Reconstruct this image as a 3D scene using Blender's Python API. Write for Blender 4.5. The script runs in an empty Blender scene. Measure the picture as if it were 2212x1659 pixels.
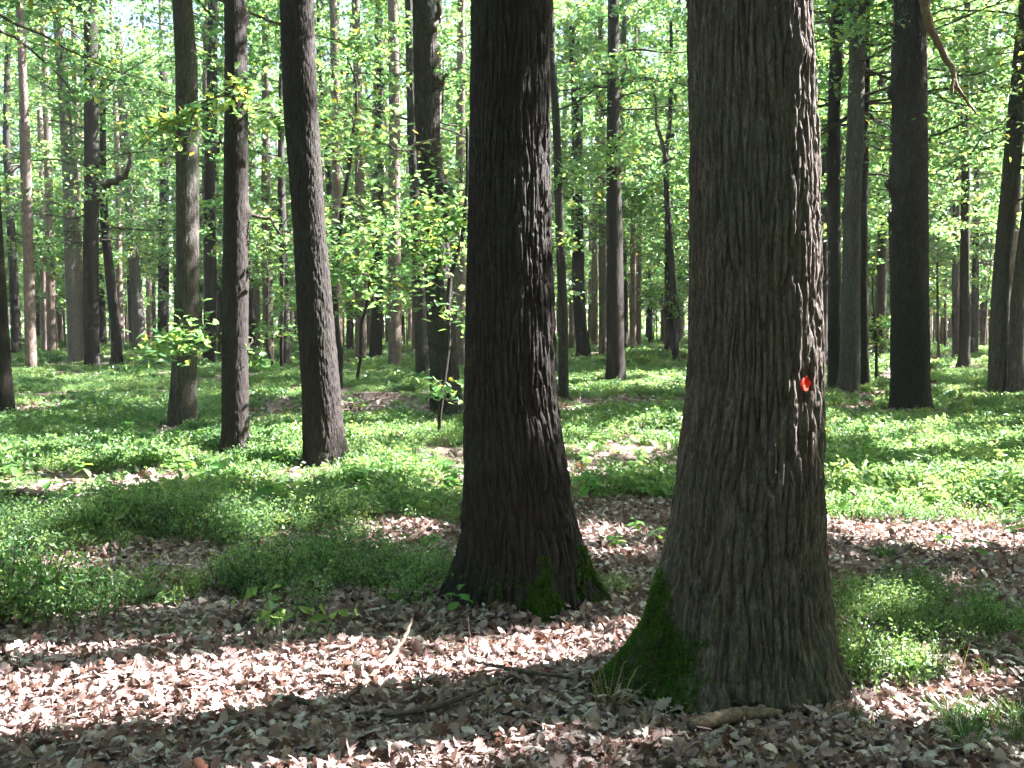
import bpy, math
import numpy as np
from mathutils import Vector

# ------------------------------------------------------------------ camera, sky, sun, exposure
RNG = np.random.default_rng(11)
EYE = 1.6
FPX = 2160.0                      # focal length measured on a 2212 x 1659 picture
CX, CY, HOR = 1106.0, 829.5, 695.0
PITCH = math.atan((CY - HOR) / FPX)
SP, CP = math.sin(PITCH), math.cos(PITCH)

scene = bpy.context.scene
col = scene.collection
cam_d = bpy.data.cameras.new('camera')
cam = bpy.data.objects.new('camera', cam_d)
col.objects.link(cam)
cam.location = (0, 0, EYE)
cam.rotation_euler = (math.radians(90) - PITCH, 0, 0)
cam_d.sensor_width = 36.0
cam_d.lens = 36.0 * FPX / 2212.0
cam_d.clip_start = 0.05
cam_d.clip_end = 1000.0
scene.camera = cam

SUN_EL, SUN_AZ = math.radians(42), math.radians(19)      # azimuth from +X towards +Y
SUN = np.array([math.cos(SUN_EL) * math.cos(SUN_AZ), math.cos(SUN_EL) * math.sin(SUN_AZ), math.sin(SUN_EL)])
world = bpy.data.worlds.new('World')
scene.world = world
world.use_nodes = True
wn = world.node_tree
wn.nodes.clear()
sky = wn.nodes.new('ShaderNodeTexSky')
sky.sky_type = 'NISHITA'
sky.sun_disc = False
sky.sun_elevation = SUN_EL
sky.sun_rotation = math.radians(90) - SUN_AZ
sky.dust_density = 3.0
sky.ozone_density = 1.0
bg = wn.nodes.new('ShaderNodeBackground')
bg.inputs['Strength'].default_value = 0.055
wo = wn.nodes.new('ShaderNodeOutputWorld')
wn.links.new(sky.outputs[0], bg.inputs[0])
wn.links.new(bg.outputs[0], wo.inputs[0])

sun_d = bpy.data.lights.new('sun', 'SUN')
sun_d.energy = 5.0
sun_d.angle = math.radians(0.53)
sun_d.color = (1.0, 0.965, 0.92)
sun = bpy.data.objects.new('sun', sun_d)
col.objects.link(sun)
sun.location = (20, 5, 30)
sun.rotation_euler = Vector(SUN).to_track_quat('Z', 'Y').to_euler()

scene.view_settings.view_transform = 'Standard'
scene.view_settings.look = 'None'
scene.view_settings.exposure = 3.35
scene.view_settings.gamma = 1.0
scene.view_settings.use_curve_mapping = False
scene.render.engine = 'CYCLES'
cy = scene.cycles
cy.max_bounces = 5
cy.diffuse_bounces = 3
cy.glossy_bounces = 1
cy.transmission_bounces = 4
cy.transparent_max_bounces = 4
cy.caustics_reflective = False
cy.caustics_refractive = False
cy.sample_clamp_indirect = 6.0
cy.use_denoising = True
try:
    cy.denoiser = 'OPENIMAGEDENOISE'
    cy.denoising_prefilter = 'ACCURATE'
    cy.denoising_input_passes = 'RGB_ALBEDO_NORMAL'
except Exception:
    pass
cy.use_adaptive_sampling = True
cy.adaptive_threshold = 0.03
cy.use_light_tree = False

# ------------------------------------------------------------------ picture <-> place
def ray(px, py):
    u, v = (px - CX) / FPX, (CY - py) / FPX
    return np.array([u, CP + v * SP, -SP + v * CP])

def on_ground(px, py, z=0.0):
    d = ray(px, py)
    t = (z - EYE) / d[2]
    return np.array([d[0] * t, d[1] * t, z])

def at_depth(px, py, Y):
    d = ray(px, py)
    t = Y / d[1]
    return np.array([d[0] * t, Y, EYE + d[2] * t]), t / FPX          # point, metres per pixel there

def to_px(P):
    P = np.asarray(P, float)
    x, y, z = P[..., 0], P[..., 1], P[..., 2] - EYE
    f = y * CP - z * SP
    up = y * SP + z * CP
    f = np.where(f > 0.05, f, np.nan)
    return CX + FPX * x / f, CY - FPX * up / f

# ------------------------------------------------------------------ noise
def _hash(ix, iy, seed):
    h = (ix.astype(np.int64) * 374761393 + iy.astype(np.int64) * 668265263 + seed * 1442695041) & 0xFFFFFFFF
    h = ((h ^ (h >> 13)) * 1274126177) & 0xFFFFFFFF
    h = (h ^ (h >> 16)) & 0xFFFFFF
    return h / float(0xFFFFFF)

def vnoise(x, y, seed=0, perx=None):
    x = np.asarray(x, float); y = np.asarray(y, float)
    ix, iy = np.floor(x), np.floor(y)
    fx, fy = x - ix, y - iy
    fx = fx * fx * (3 - 2 * fx); fy = fy * fy * (3 - 2 * fy)
    def H(a, b):
        if perx: a = np.mod(a, perx)
        return _hash(a, b, seed)
    return (H(ix, iy) * (1 - fx) + H(ix + 1, iy) * fx) * (1 - fy) + (H(ix, iy + 1) * (1 - fx) + H(ix + 1, iy + 1) * fx) * fy

def fbm(x, y, seed=0, octs=3):
    s, a, t = 0.0, 1.0, 0.0
    for o in range(octs):
        s = s + a * vnoise(x * 2 ** o, y * 2 ** o, seed + o * 17); t += a; a *= 0.5
    return s / t

def worley(x, y, seed, perx):
    ix, iy = np.floor(x), np.floor(y)
    f1 = np.full(x.shape, 9.0); f2 = np.full(x.shape, 9.0); idv = np.zeros(x.shape)
    for dx in (-1, 0, 1):
        for dy in (-1, 0, 1):
            cx_, cy_ = ix + dx, iy + dy
            hx = np.mod(cx_, perx)
            jx = _hash(hx, cy_, seed); jy = _hash(hx, cy_, seed + 7)
            d = np.maximum(np.abs(cx_ + jx - x), 0.72 * np.abs(cy_ + jy - y)) * 0.55 + 0.45 * np.hypot(cx_ + jx - x, cy_ + jy - y)
            near = d < f1
            f2 = np.where(near, f1, np.minimum(f2, d))
            idv = np.where(near, _hash(hx, cy_, seed + 21), idv)
            f1 = np.where(near, d, f1)
    return f1, f2, idv

def ground_z(x, y):
    n = (vnoise(np.asarray(x) * 0.45 + 40, np.asarray(y) * 0.45 + 40, 5) - 0.5) * 0.09
    n = n + (vnoise(np.asarray(x) * 2.1 + 40, np.asarray(y) * 2.1 + 40, 6) - 0.5) * 0.045
    return n

# ------------------------------------------------------------------ mesh helpers
def make_mesh(name, verts, faces, mats, smooth=False, tint=None, mat_index=None):
    """verts (n,3); faces: list of int arrays (m,k)"""
    me = bpy.data.meshes.new(name)
    verts = np.ascontiguousarray(verts, dtype=np.float32)
    me.vertices.add(len(verts)); me.vertices.foreach_set('co', verts.ravel())
    faces = [np.asarray(f, dtype=np.int32) for f in faces if len(f)]
    loops = np.concatenate([f.ravel() for f in faces])
    tot = np.concatenate([np.full(len(f), f.shape[1], np.int32) for f in faces])
    start = np.concatenate([[0], np.cumsum(tot)[:-1]]).astype(np.int32)
    me.loops.add(len(loops)); me.loops.foreach_set('vertex_index', loops)
    me.polygons.add(len(tot)); me.polygons.foreach_set('loop_start', start); me.polygons.foreach_set('loop_total', tot)
    me.polygons.foreach_set('use_smooth', np.full(len(tot), bool(smooth)))
    for m in (mats if isinstance(mats, (list, tuple)) else [mats]): me.materials.append(m)
    if mat_index is not None: me.polygons.foreach_set('material_index', np.asarray(mat_index, np.int32))
    if tint is not None:
        at = me.attributes.new('tint', 'FLOAT', 'POINT'); at.data.foreach_set('value', np.asarray(tint, np.float32))
    me.update(calc_edges=True)
    return me

def link(name, me, parent=None, loc=None):
    o = bpy.data.objects.new(name, me); col.objects.link(o)
    if parent is not None: o.parent = parent
    if loc is not None: o.location = loc
    return o

def tag(o, label=None, cat=None, group=None, kind=None):
    if label: o['label'] = label
    if cat: o['category'] = cat
    if group: o['group'] = group
    if kind: o['kind'] = kind
    return o

def norm(v): return v / np.maximum(np.linalg.norm(v, axis=-1, keepdims=True), 1e-9)

def tubes(P, R, S=5):
    """P (B,N,3) polylines, R (B,N) radii -> verts, quads"""
    B, N, _ = P.shape
    T = np.empty_like(P); T[:, 1:-1] = P[:, 2:] - P[:, :-2]; T[:, 0] = P[:, 1] - P[:, 0]; T[:, -1] = P[:, -1] - P[:, -2]
    T = norm(T)
    ref = np.zeros_like(T); ref[..., 2] = 1.0
    vert = np.abs(norm(P[:, -1] - P[:, 0])[:, 2]) > 0.8
    ref[vert] = (1.0, 0.03, 0.0)
    A = norm(np.cross(T, ref)); Bn = np.cross(T, A)
    an = np.arange(S) * 2 * math.pi / S
    V = P[:, :, None, :] + R[:, :, None, None] * (np.cos(an)[None, None, :, None] * A[:, :, None, :] + np.sin(an)[None, None, :, None] * Bn[:, :, None, :])
    idx = np.arange(B * N * S).reshape(B, N, S)
    a = idx[:, :-1, :]; b = np.roll(a, -1, axis=2); c = idx[:, 1:, :]; d = np.roll(c, -1, axis=2)
    return V.reshape(-1, 3), np.stack([a, b, d, c], -1).reshape(-1, 4)

def kite_leaves(C, N, size, rng, wid=0.62, fold=0.12):
    """kite leaf quads centred at C with normals N"""
    n = len(C)
    ra = norm(rng.normal(size=(n, 3)))
    U = norm(np.cross(N, ra)); W = np.cross(N, U)
    s = size[:, None]
    off = (rng.random((n, 1)) - 0.5) * 0.3
    p0 = C - U * s * 0.5
    p1 = C + W * s * wid * 0.5 + N * s * fold + U * s * (0.08 + off * 0.4)
    p2 = C + U * s * 0.5 - N * s * 0.05
    p3 = C - W * s * wid * 0.5 + N * s * fold + U * s * (0.08 - off * 0.4)
    V = np.stack([p0, p1, p2, p3], 1).reshape(-1, 3)
    return V, np.arange(n * 4).reshape(n, 4)

# ------------------------------------------------------------------ materials
def new_mat(name):
    m = bpy.data.materials.new(name); m.use_nodes = True
    nt = m.node_tree; nt.nodes.clear()
    out = nt.nodes.new('ShaderNodeOutputMaterial')
    return m, nt, nt.nodes, nt.links, out

def ramp(nt, stops, interp='LINEAR'):
    r = nt.nodes.new('ShaderNodeValToRGB'); cr = r.color_ramp; cr.interpolation = interp
    while len(cr.elements) < len(stops): cr.elements.new(0.5)
    for e, (p, c) in zip(cr.elements, stops):
        e.position = p; e.color = (c[0], c[1], c[2], 1)
    return r

def leaf_mat(name, stops, trans_gain, use_attr=True, gloss=0.045, tmix=0.5, rough=0.45):
    m, nt, N, L, out = new_mat(name)
    if use_attr:
        a = N.new('ShaderNodeAttribute'); a.attribute_name = 'tint'; fac = a.outputs['Fac']
    else:
        oi = N.new('ShaderNodeObjectInfo')
        a = N.new('ShaderNodeAttribute'); a.attribute_name = 'tint'
        ad = N.new('ShaderNodeMath'); ad.operation = 'MULTIPLY_ADD'; ad.inputs[1].default_value = 0.55
        L.new(oi.outputs['Random'], ad.inputs[0])
        ml = N.new('ShaderNodeMath'); ml.operation = 'MULTIPLY'; ml.inputs[1].default_value = 0.45
        L.new(a.outputs['Fac'], ml.inputs[0]); L.new(ml.outputs[0], ad.inputs[2]); fac = ad.outputs[0]
    r = ramp(nt, stops); L.new(fac, r.inputs[0])
    d = N.new('ShaderNodeBsdfDiffuse'); L.new(r.outputs[0], d.inputs[0])
    t = N.new('ShaderNodeBsdfTranslucent')
    g = N.new('ShaderNodeMix'); g.data_type = 'RGBA'; g.blend_type = 'MULTIPLY'; g.inputs[0].default_value = 1.0
    L.new(r.outputs[0], g.inputs[6]); g.inputs[7].default_value = (*trans_gain, 1)
    L.new(g.outputs[2], t.inputs[0])
    mx = N.new('ShaderNodeMixShader'); mx.inputs[0].default_value = tmix
    L.new(d.outputs[0], mx.inputs[1]); L.new(t.outputs[0], mx.inputs[2])
    gl = N.new('ShaderNodeBsdfGlossy'); gl.inputs['Roughness'].default_value = rough
    gl.inputs['Color'].default_value = (0.9, 1.0, 0.95, 1)
    fr = N.new('ShaderNodeFresnel'); fr.inputs[0].default_value = 1.35
    fm = N.new('ShaderNodeMath'); fm.operation = 'MULTIPLY_ADD'; fm.inputs[1].default_value = gloss * 4; fm.inputs[2].default_value = gloss * 0.2
    L.new(fr.outputs[0], fm.inputs[0])
    m2 = N.new('ShaderNodeMixShader'); L.new(fm.outputs[0], m2.inputs[0])
    L.new(mx.outputs[0], m2.inputs[1]); L.new(gl.outputs[0], m2.inputs[2])
    L.new(m2.outputs[0], out.inputs[0])
    return m

OAKLEAF = [(0.0, (0.050, 0.130, 0.060)), (0.45, (0.082, 0.180, 0.072)), (0.8, (0.13, 0.215, 0.062)), (0.95, (0.20, 0.24, 0.055)), (1.0, (0.32, 0.26, 0.05))]
M_LEAF = leaf_mat('oak_foliage', OAKLEAF, (3.5, 3.1, 2.3))
M_SHRUB = leaf_mat('bilberry_foliage', [(0.0, (0.050, 0.125, 0.055)), (0.5, (0.100, 0.188, 0.076)), (0.8, (0.175, 0.26, 0.092)), (1.0, (0.28, 0.26, 0.115))], (2.7, 2.4, 1.8), use_attr=False, gloss=0.025)
M_SEED = leaf_mat('seedling_foliage', [(0.0, (0.07, 0.19, 0.06)), (0.6, (0.12, 0.28, 0.07)), (1.0, (0.28, 0.34, 0.07))], (2.2, 2.0, 1.2), use_attr=False, gloss=0.04)
M_GRASS = leaf_mat('grass_blades', [(0.0, (0.04, 0.10, 0.03)), (0.6, (0.07, 0.15, 0.04)), (1.0, (0.22, 0.20, 0.09))], (1.8, 1.8, 1.2), use_attr=False, gloss=0.06)
M_DRY = leaf_mat('dry_grass', [(0.0, (0.30, 0.22, 0.12)), (1.0, (0.45, 0.36, 0.20))], (1.2, 1.2, 1.0), use_attr=False, gloss=0.03, tmix=0.3)
M_MOSS = leaf_mat('moss', [(0.0, (0.034, 0.088, 0.013)), (0.6, (0.075, 0.165, 0.022)), (1.0, (0.15, 0.24, 0.045))], (1.4, 1.4, 1.0), gloss=0.02, tmix=0.3)
M_LITTER = leaf_mat('dead_oak_leaf', [(0.0, (0.09, 0.05, 0.042)), (0.25, (0.19, 0.115, 0.105)), (0.6, (0.315, 0.218, 0.216)), (1.0, (0.46, 0.355, 0.36))], (1.0, 0.8, 0.6), use_attr=False, gloss=0.05, tmix=0.22, rough=0.55)

def bark_mat(name, c_lo, c_mid, c_hi, lichen, lichen_amt, sx=60.0, sz=7.0, bump=0.35, dist=0.01, spec=0.25, rough=0.75):
    m, nt, N, L, out = new_mat(name)
    tc = N.new('ShaderNodeTexCoord')
    mp = N.new('ShaderNodeMapping'); mp.inputs['Scale'].default_value = (sx, sx, sz); L.new(tc.outputs['Object'], mp.inputs[0])
    n1 = N.new('ShaderNodeTexNoise'); n1.inputs['Scale'].default_value = 1.0; n1.inputs['Detail'].default_value = 6; n1.inputs['Roughness'].default_value = 0.65
    L.new(mp.outputs[0], n1.inputs['Vector'])
    n2 = N.new('ShaderNodeTexNoise'); n2.inputs['Scale'].default_value = 2.3; n2.inputs['Detail'].default_value = 4
    L.new(tc.outputs['Object'], n2.inputs['Vector'])
    r = ramp(nt, [(0.3, c_lo), (0.5, c_mid), (0.72, c_hi)]); L.new(n1.outputs[0], r.inputs[0])
    lr = ramp(nt, [(0.50, (0, 0, 0)), (0.66, (1, 1, 1))]); L.new(n2.outputs[0], lr.inputs[0])
    n3 = N.new('ShaderNodeTexNoise'); n3.inputs['Scale'].default_value = 24.0; n3.inputs['Detail'].default_value = 5; L.new(tc.outputs['Object'], n3.inputs['Vector'])
    l3 = ramp(nt, [(0.42, (0, 0, 0)), (0.58, (1, 1, 1))]); L.new(n3.outputs[0], l3.inputs[0])
    mu = N.new('ShaderNodeMath'); mu.operation = 'MULTIPLY'; L.new(lr.outputs[0], mu.inputs[0]); L.new(l3.outputs[0], mu.inputs[1])
    mu2 = N.new('ShaderNodeMath'); mu2.operation = 'MULTIPLY'; mu2.inputs[1].default_value = lichen_amt; L.new(mu.outputs[0], mu2.inputs[0])
    mpf = N.new('ShaderNodeMapping'); mpf.inputs['Scale'].default_value = (sx * 2.5, sx * 2.5, sz * 6); L.new(tc.outputs['Object'], mpf.inputs[0])
    nf = N.new('ShaderNodeTexNoise'); nf.inputs['Scale'].default_value = 1.0; nf.inputs['Detail'].default_value = 4; nf.inputs['Roughness'].default_value = .7; L.new(mpf.outputs[0], nf.inputs['Vector'])
    rf = ramp(nt, [(0.32, (.5, .5, .5)), (0.5, (.95, .95, .95)), (0.68, (1.5, 1.5, 1.5))]); L.new(nf.outputs[0], rf.inputs[0])
    mf = N.new('ShaderNodeMix'); mf.data_type = 'RGBA'; mf.blend_type = 'MULTIPLY'; mf.inputs[0].default_value = 1.0
    L.new(r.outputs[0], mf.inputs[6]); L.new(rf.outputs[0], mf.inputs[7])
    mx = N.new('ShaderNodeMix'); mx.data_type = 'RGBA'; L.new(mu2.outputs[0], mx.inputs[0]); L.new(mf.outputs[2], mx.inputs[6]); mx.inputs[7].default_value = (*lichen, 1)
    b = N.new('ShaderNodeBsdfPrincipled'); L.new(mx.outputs[2], b.inputs['Base Color'])
    b.inputs['Roughness'].default_value = rough
    b.inputs['Specular IOR Level'].default_value = spec
    bp = N.new('ShaderNodeBump'); bp.inputs['Strength'].default_value = bump; bp.inputs['Distance'].default_value = dist
    mp2 = N.new('ShaderNodeMapping'); mp2.inputs['Scale'].default_value = (sx * 3.2, sx * 3.2, sz * 5); L.new(tc.outputs['Object'], mp2.inputs[0])
    n4 = N.new('ShaderNodeTexNoise'); n4.inputs['Scale'].default_value = 1.0; n4.inputs['Detail'].default_value = 3; L.new(mp2.outputs[0], n4.inputs['Vector'])
    ad = N.new('ShaderNodeMath'); ad.operation = 'MULTIPLY_ADD'; ad.inputs[1].default_value = 0.5
    L.new(n4.outputs[0], ad.inputs[0]); L.new(n1.outputs[0], ad.inputs[2])
    L.new(ad.outputs[0], bp.inputs['Height']); L.new(bp.outputs[0], b.inputs['Normal'])
    L.new(b.outputs[0], out.inputs[0])
    return m

M_BARK_RIGHT = bark_mat('oak_bark_grey_brown', (0.045, 0.034, 0.031), (0.102, 0.080, 0.073), (0.205, 0.167, 0.155), (0.10, 0.13, 0.095), 0.38, bump=0.7, dist=0.016)
M_BARK_DARK = bark_mat('oak_bark_dark', (0.016, 0.012, 0.012), (0.032, 0.025, 0.025), (0.060, 0.048, 0.048), (0.050, 0.068, 0.052), 0.35, bump=0.7, dist=0.016)
M_BARK_MID = bark_mat('oak_bark_mid', (0.024, 0.020, 0.020), (0.050, 0.042, 0.042), (0.10, 0.086, 0.083), (0.07, 0.10, 0.07), 0.5, sx=38, sz=6, bump=0.9, dist=0.03)
M_BARK_GREY = bark_mat('oak_bark_grey', (0.045, 0.038, 0.036), (0.090, 0.076, 0.072), (0.165, 0.142, 0.135), (0.10, 0.13, 0.10), 0.45, sx=36, sz=7, bump=0.9, dist=0.03)
M_BARK_PALE = bark_mat('oak_bark_pale', (0.12, 0.10, 0.095), (0.20, 0.17, 0.16), (0.31, 0.27, 0.26), (0.16, 0.20, 0.15), 0.4, sx=34, sz=7, bump=0.9, dist=0.03)
M_BARK_PINE = bark_mat('pine_bark', (0.085, 0.064, 0.058), (0.165, 0.122, 0.108), (0.28, 0.205, 0.175), (0.24, 0.2, 0.17), 0.4, sx=20, sz=6, bump=0.7, dist=0.03)
M_TWIG = bark_mat('twig_bark', (0.045, 0.035, 0.03), (0.075, 0.06, 0.05), (0.12, 0.10, 0.085), (0.1, 0.13, 0.09), 0.3, sx=30, sz=10, bump=0.3)
M_DEAD = bark_mat('dead_wood', (0.085, 0.058, 0.046), (0.15, 0.108, 0.088), (0.25, 0.19, 0.16), (0.2, 0.2, 0.16), 0.25, sx=45, sz=45, bump=0.4)
M_ORANGE = bark_mat('bare_orange_branch', (0.07, 0.042, 0.024), (0.13, 0.078, 0.042), (0.21, 0.135, 0.075), (0.2, 0.2, 0.16), 0.1, sx=25, sz=10, bump=0.4)

def plain_mat(name, colr, rough=0.7):
    m, nt, N, L, out = new_mat(name)
    b = N.new('ShaderNodeBsdfPrincipled'); b.inputs['Roughness'].default_value = rough
    n = N.new('ShaderNodeTexNoise'); n.inputs['Scale'].default_value = 90; n.inputs['Detail'].default_value = 4
    r = ramp(nt, [(0.3, tuple(c * 0.6 for c in colr)), (0.7, tuple(min(1, c * 1.2) for c in colr))])
    L.new(n.outputs[0], r.inputs[0]); L.new(r.outputs[0], b.inputs['Base Color']); L.new(b.outputs[0], out.inputs[0])
    return m
M_PAINT = plain_mat('red_forestry_paint', (0.80, 0.05, 0.022), 0.95)
M_HEART = plain_mat('fresh_split_wood', (0.55, 0.25, 0.12), 0.7)

def soil_mat():
    m, nt, N, L, out = new_mat('forest_soil')
    tc = N.new('ShaderNodeTexCoord')
    v = N.new('ShaderNodeTexVoronoi'); v.inputs['Scale'].default_value = 16; L.new(tc.outputs['Object'], v.inputs['Vector'])
    n = N.new('ShaderNodeTexNoise'); n.inputs['Scale'].default_value = 5; n.inputs['Detail'].default_value = 8; L.new(tc.outputs['Object'], n.inputs['Vector'])
    r1 = ramp(nt, [(0.0, (0.10, 0.065, 0.056)), (0.5, (0.20, 0.135, 0.12)), (1.0, (0.32, 0.23, 0.21))]); L.new(v.outputs['Color'], r1.inputs[0])
    r2 = ramp(nt, [(0.3, (0.5, 0.5, 0.5)), (0.7, (1, 1, 1))]); L.new(n.outputs[0], r2.inputs[0])
    mx = N.new('ShaderNodeMix'); mx.data_type = 'RGBA'; mx.blend_type = 'MULTIPLY'; mx.inputs[0].default_value = 1
    L.new(r1.outputs[0], mx.inputs[6]); L.new(r2.outputs[0], mx.inputs[7])
    b = N.new('ShaderNodeBsdfPrincipled'); b.inputs['Roughness'].default_value = 0.9; L.new(mx.outputs[2], b.inputs['Base Color'])
    bp = N.new('ShaderNodeBump'); bp.inputs['Strength'].default_value = 0.8; bp.inputs['Distance'].default_value = 0.03
    L.new(v.outputs['Distance'], bp.inputs['Height']); L.new(bp.outputs[0], b.inputs['Normal'])
    L.new(b.outputs[0], out.inputs[0])
    return m
M_SOIL = soil_mat()

# ------------------------------------------------------------------ ground
def build_ground():
    def axis(lo, hi, fine_lo, fine_hi, fs, cs):
        a = list(np.arange(fine_lo, fine_hi + 1e-6, fs))
        s, x = fs, fine_lo
        left = []
        while x > lo: s = min(s * 1.12, cs); x -= s; left.append(x)
        s, x = fs, fine_hi
        right = []
        while x < hi: s = min(s * 1.12, cs); x += s; right.append(x)
        return np.array(left[::-1] + a + right)
    xs = axis(-420, 420, -7, 7, 0.14, 40); ys = axis(-300, 520, 1.5, 13, 0.14, 40)
    X, Y = np.meshgrid(xs, ys); Z = ground_z(X, Y)
    V = np.stack([X, Y, Z], -1).reshape(-1, 3)
    ny, nx = X.shape
    i = np.arange(ny * nx).reshape(ny, nx)
    F = np.stack([i[:-1, :-1], i[:-1, 1:], i[1:, 1:], i[1:, :-1]], -1).reshape(-1, 4)
    g = link('ground', make_mesh('ground', V, [F], M_SOIL, smooth=True))
    return tag(g, 'forest floor of brown soil under fallen oak leaves', None, None, 'structure')
GROUND = build_ground()

# ------------------------------------------------------------------ where the sun gets through the canopy
# ellipses on the picture (cx, cy, rx, ry): the ground there is sunlit in the photograph
LIT = [(110, 975, 200, 45), (420, 962, 210, 32), (330, 938, 230, 16), (620, 930, 170, 16), (590, 958, 90, 22), (760, 915, 130, 12), (890, 985, 90, 18), (960, 1010, 45, 12),
       (180, 1480, 230, 38), (380, 1462, 140, 20), (60, 1640, 130, 35), (300, 1650, 150, 14), (420, 1430, 120, 14),
       (520, 1475, 110, 26), (640, 1495, 90, 18), (900, 1460, 130, 26), (1040, 1480, 130, 26), (1130, 1400, 100, 16), (1280, 1395, 110, 22), (1330, 1430, 60, 16), (1060, 1590, 110, 22), (1180, 1600, 60, 10), (1290, 1375, 80, 12), (850, 1390, 60, 10),
       (2070, 1510, 150, 45), (2000, 1470, 90, 30), (1950, 1430, 120, 30), (2100, 1450, 60, 26), (2330, 1620, 70, 30),
       (1880, 1165, 70, 14), (2050, 1165, 50, 16), (1960, 1170, 60, 10), (2080, 1260, 50, 8), (1900, 1340, 50, 10),
       (1230, 985, 16, 22), (1350, 985, 60, 16), (1330, 930, 120, 10), (1400, 905, 60, 10), (1420, 800, 60, 7), (1240, 860, 60, 10), (1300, 1150, 70, 10), (1360, 1190, 40, 8),
       (1900, 905, 100, 12), (1830, 1010, 60, 14), (2080, 950, 120, 14), (2180, 1010, 80, 20), (1990, 1060, 110, 14), (2100, 1080, 70, 20), (2050, 830, 80, 8), (1900, 780, 100, 8), (2060, 775, 70, 5), (2180, 900, 60, 10), (1850, 1095, 60, 16), (2170, 1100, 50, 25),
       (860, 815, 60, 8), (800, 855, 60, 7), (680, 830, 60, 6), (200, 830, 150, 8), (60, 860, 60, 10), (330, 860, 80, 8), (120, 760, 90, 5), (300, 800, 60, 6), (640, 890, 90, 6), (900, 905, 40, 10),
       (40, 1110, 60, 10), (250, 1015, 120, 8), (120, 1215, 100, 12), (540, 1150, 70, 8), (820, 1100, 60, 10), (880, 1140, 60, 10)]
LIT = np.array(LIT, float)
LIT[:, 1] += np.where(LIT[:, 1] < 1130, .135 * (LIT[:, 1] - HOR), 0)      # the sun falls on the bush tops, 0.2 m up
LIT[:, 2:] *= np.where(LIT[:, 1:2] < 1150, 1.15, 1.0)
BIG = [k for k in range(len(LIT)) if LIT[k, 2] >= 100]      # patches that no limb may cross
# sunlit stretches on the right flank of trunks: x, y, radius, z0, z1
LIT_TRUNK = []

def lit_world():
    out = []
    for cx_, cy_, rx, ry in LIT:
        g = on_ground(cx_, cy_); e = on_ground(cx_ + rx, cy_); a = on_ground(cx_, cy_ - ry); b = on_ground(cx_, cy_ + ry)
        out.append((g[0], (a[1] + b[1]) / 2, e[0] - g[0], (a[1] - b[1]) / 2))
    return np.array(out)
LITW = lit_world()
def on_trunk(P, x, y, r, z0, z1, margin):
    tt = (P[:, 0] - (x + r * 0.8)) / SUN[0]
    Q = P - SUN[None] * tt[:, None]
    return (tt > 0) & (Q[:, 1] > y - r - margin) & (Q[:, 1] < y + .1 * r + margin) & (Q[:, 2] > z0) & (Q[:, 2] < z1)
def sun_cull(P, rng, margin=0.15):
    """True for leaves that would shade a place which the photograph shows sunlit"""
    t = (P[:, 2] - 0.10) / SUN[2]
    G = P - SUN[None] * t[:, None]
    w = (vnoise(G[:, 0] * 2.5 + 50, G[:, 1] * 2.5 + 50, 77) - 0.5) * 0.5
    wf = (vnoise(G[:, 0] * 4.5 + 50, G[:, 1] * 6 + 50, 78) - 0.55) * 1.3
    cull = np.zeros(len(P), bool)
    for gx, gy, rx, ry in LITW:
        near = gy < 5.6
        mg = margin * (.7 if near else 1.0)
        d = ((G[:, 0] - gx) / (rx + mg)) ** 2 + ((G[:, 1] - gy) / (ry + mg)) ** 2
        cull |= d < (1.0 + (wf if near else w)) ** 2
    for x, y, r, z0, z1 in LIT_TRUNK:
        cull |= on_trunk(P, x, y, r, z0, z1, margin)
    return cull

# ------------------------------------------------------------------ trunks
def idoff(u, ncell, seed):
    return (vnoise(u / ncell * ncell * 0.5, u * 0 + 3.3, seed + 5, max(1, ncell // 2)) - .5) * 1.5

def bark_height(theta, z, Rref, seed, cw, ch):
    """bark relief 0..1 over the unrolled trunk: long plates parted by fissures"""
    ncell = max(8, int(round(2 * math.pi * Rref / cw)))
    u = theta / (2 * math.pi) * ncell
    v = z / ch
    k = 6
    warp = (vnoise(u / ncell * 16, z / (ch * 2.2), seed + 3, 16) - 0.5) * 1.3 + (vnoise(u / ncell * 90, z / (ch * 0.45), seed + 4, 90) - 0.5) * 0.35
    f1, f2, idv = worley(u + warp, v + idoff(u, ncell, seed), seed, ncell)
    plate = np.clip((f2 - f1 - 0.05) / 0.30, 0, 1)
    plate = 0.8 * np.sqrt(plate) + 0.2 * plate
    nc2 = ncell * 3
    g1, g2, id2 = worley((u + warp * 0.9) * 3 + 0.37, v * 2.4 + 0.2, seed + 50, nc2)
    fine = np.clip((g2 - g1) / 0.3, 0, 1)
    rough = vnoise(theta / (2 * math.pi) * ncell * 8, z / (ch * 0.16), seed + 9, ncell * 8)
    crack = vnoise(theta / (2 * math.pi) * ncell * 2, z / (ch * 0.11), seed + 12, ncell * 2)
    return plate * (0.60 + 0.26 * idv) * (0.72 + 0.28 * fine) * (1 - 0.38 * np.clip((crack - .78) * 8, 0, 1)) + 0.10 * rough

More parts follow.
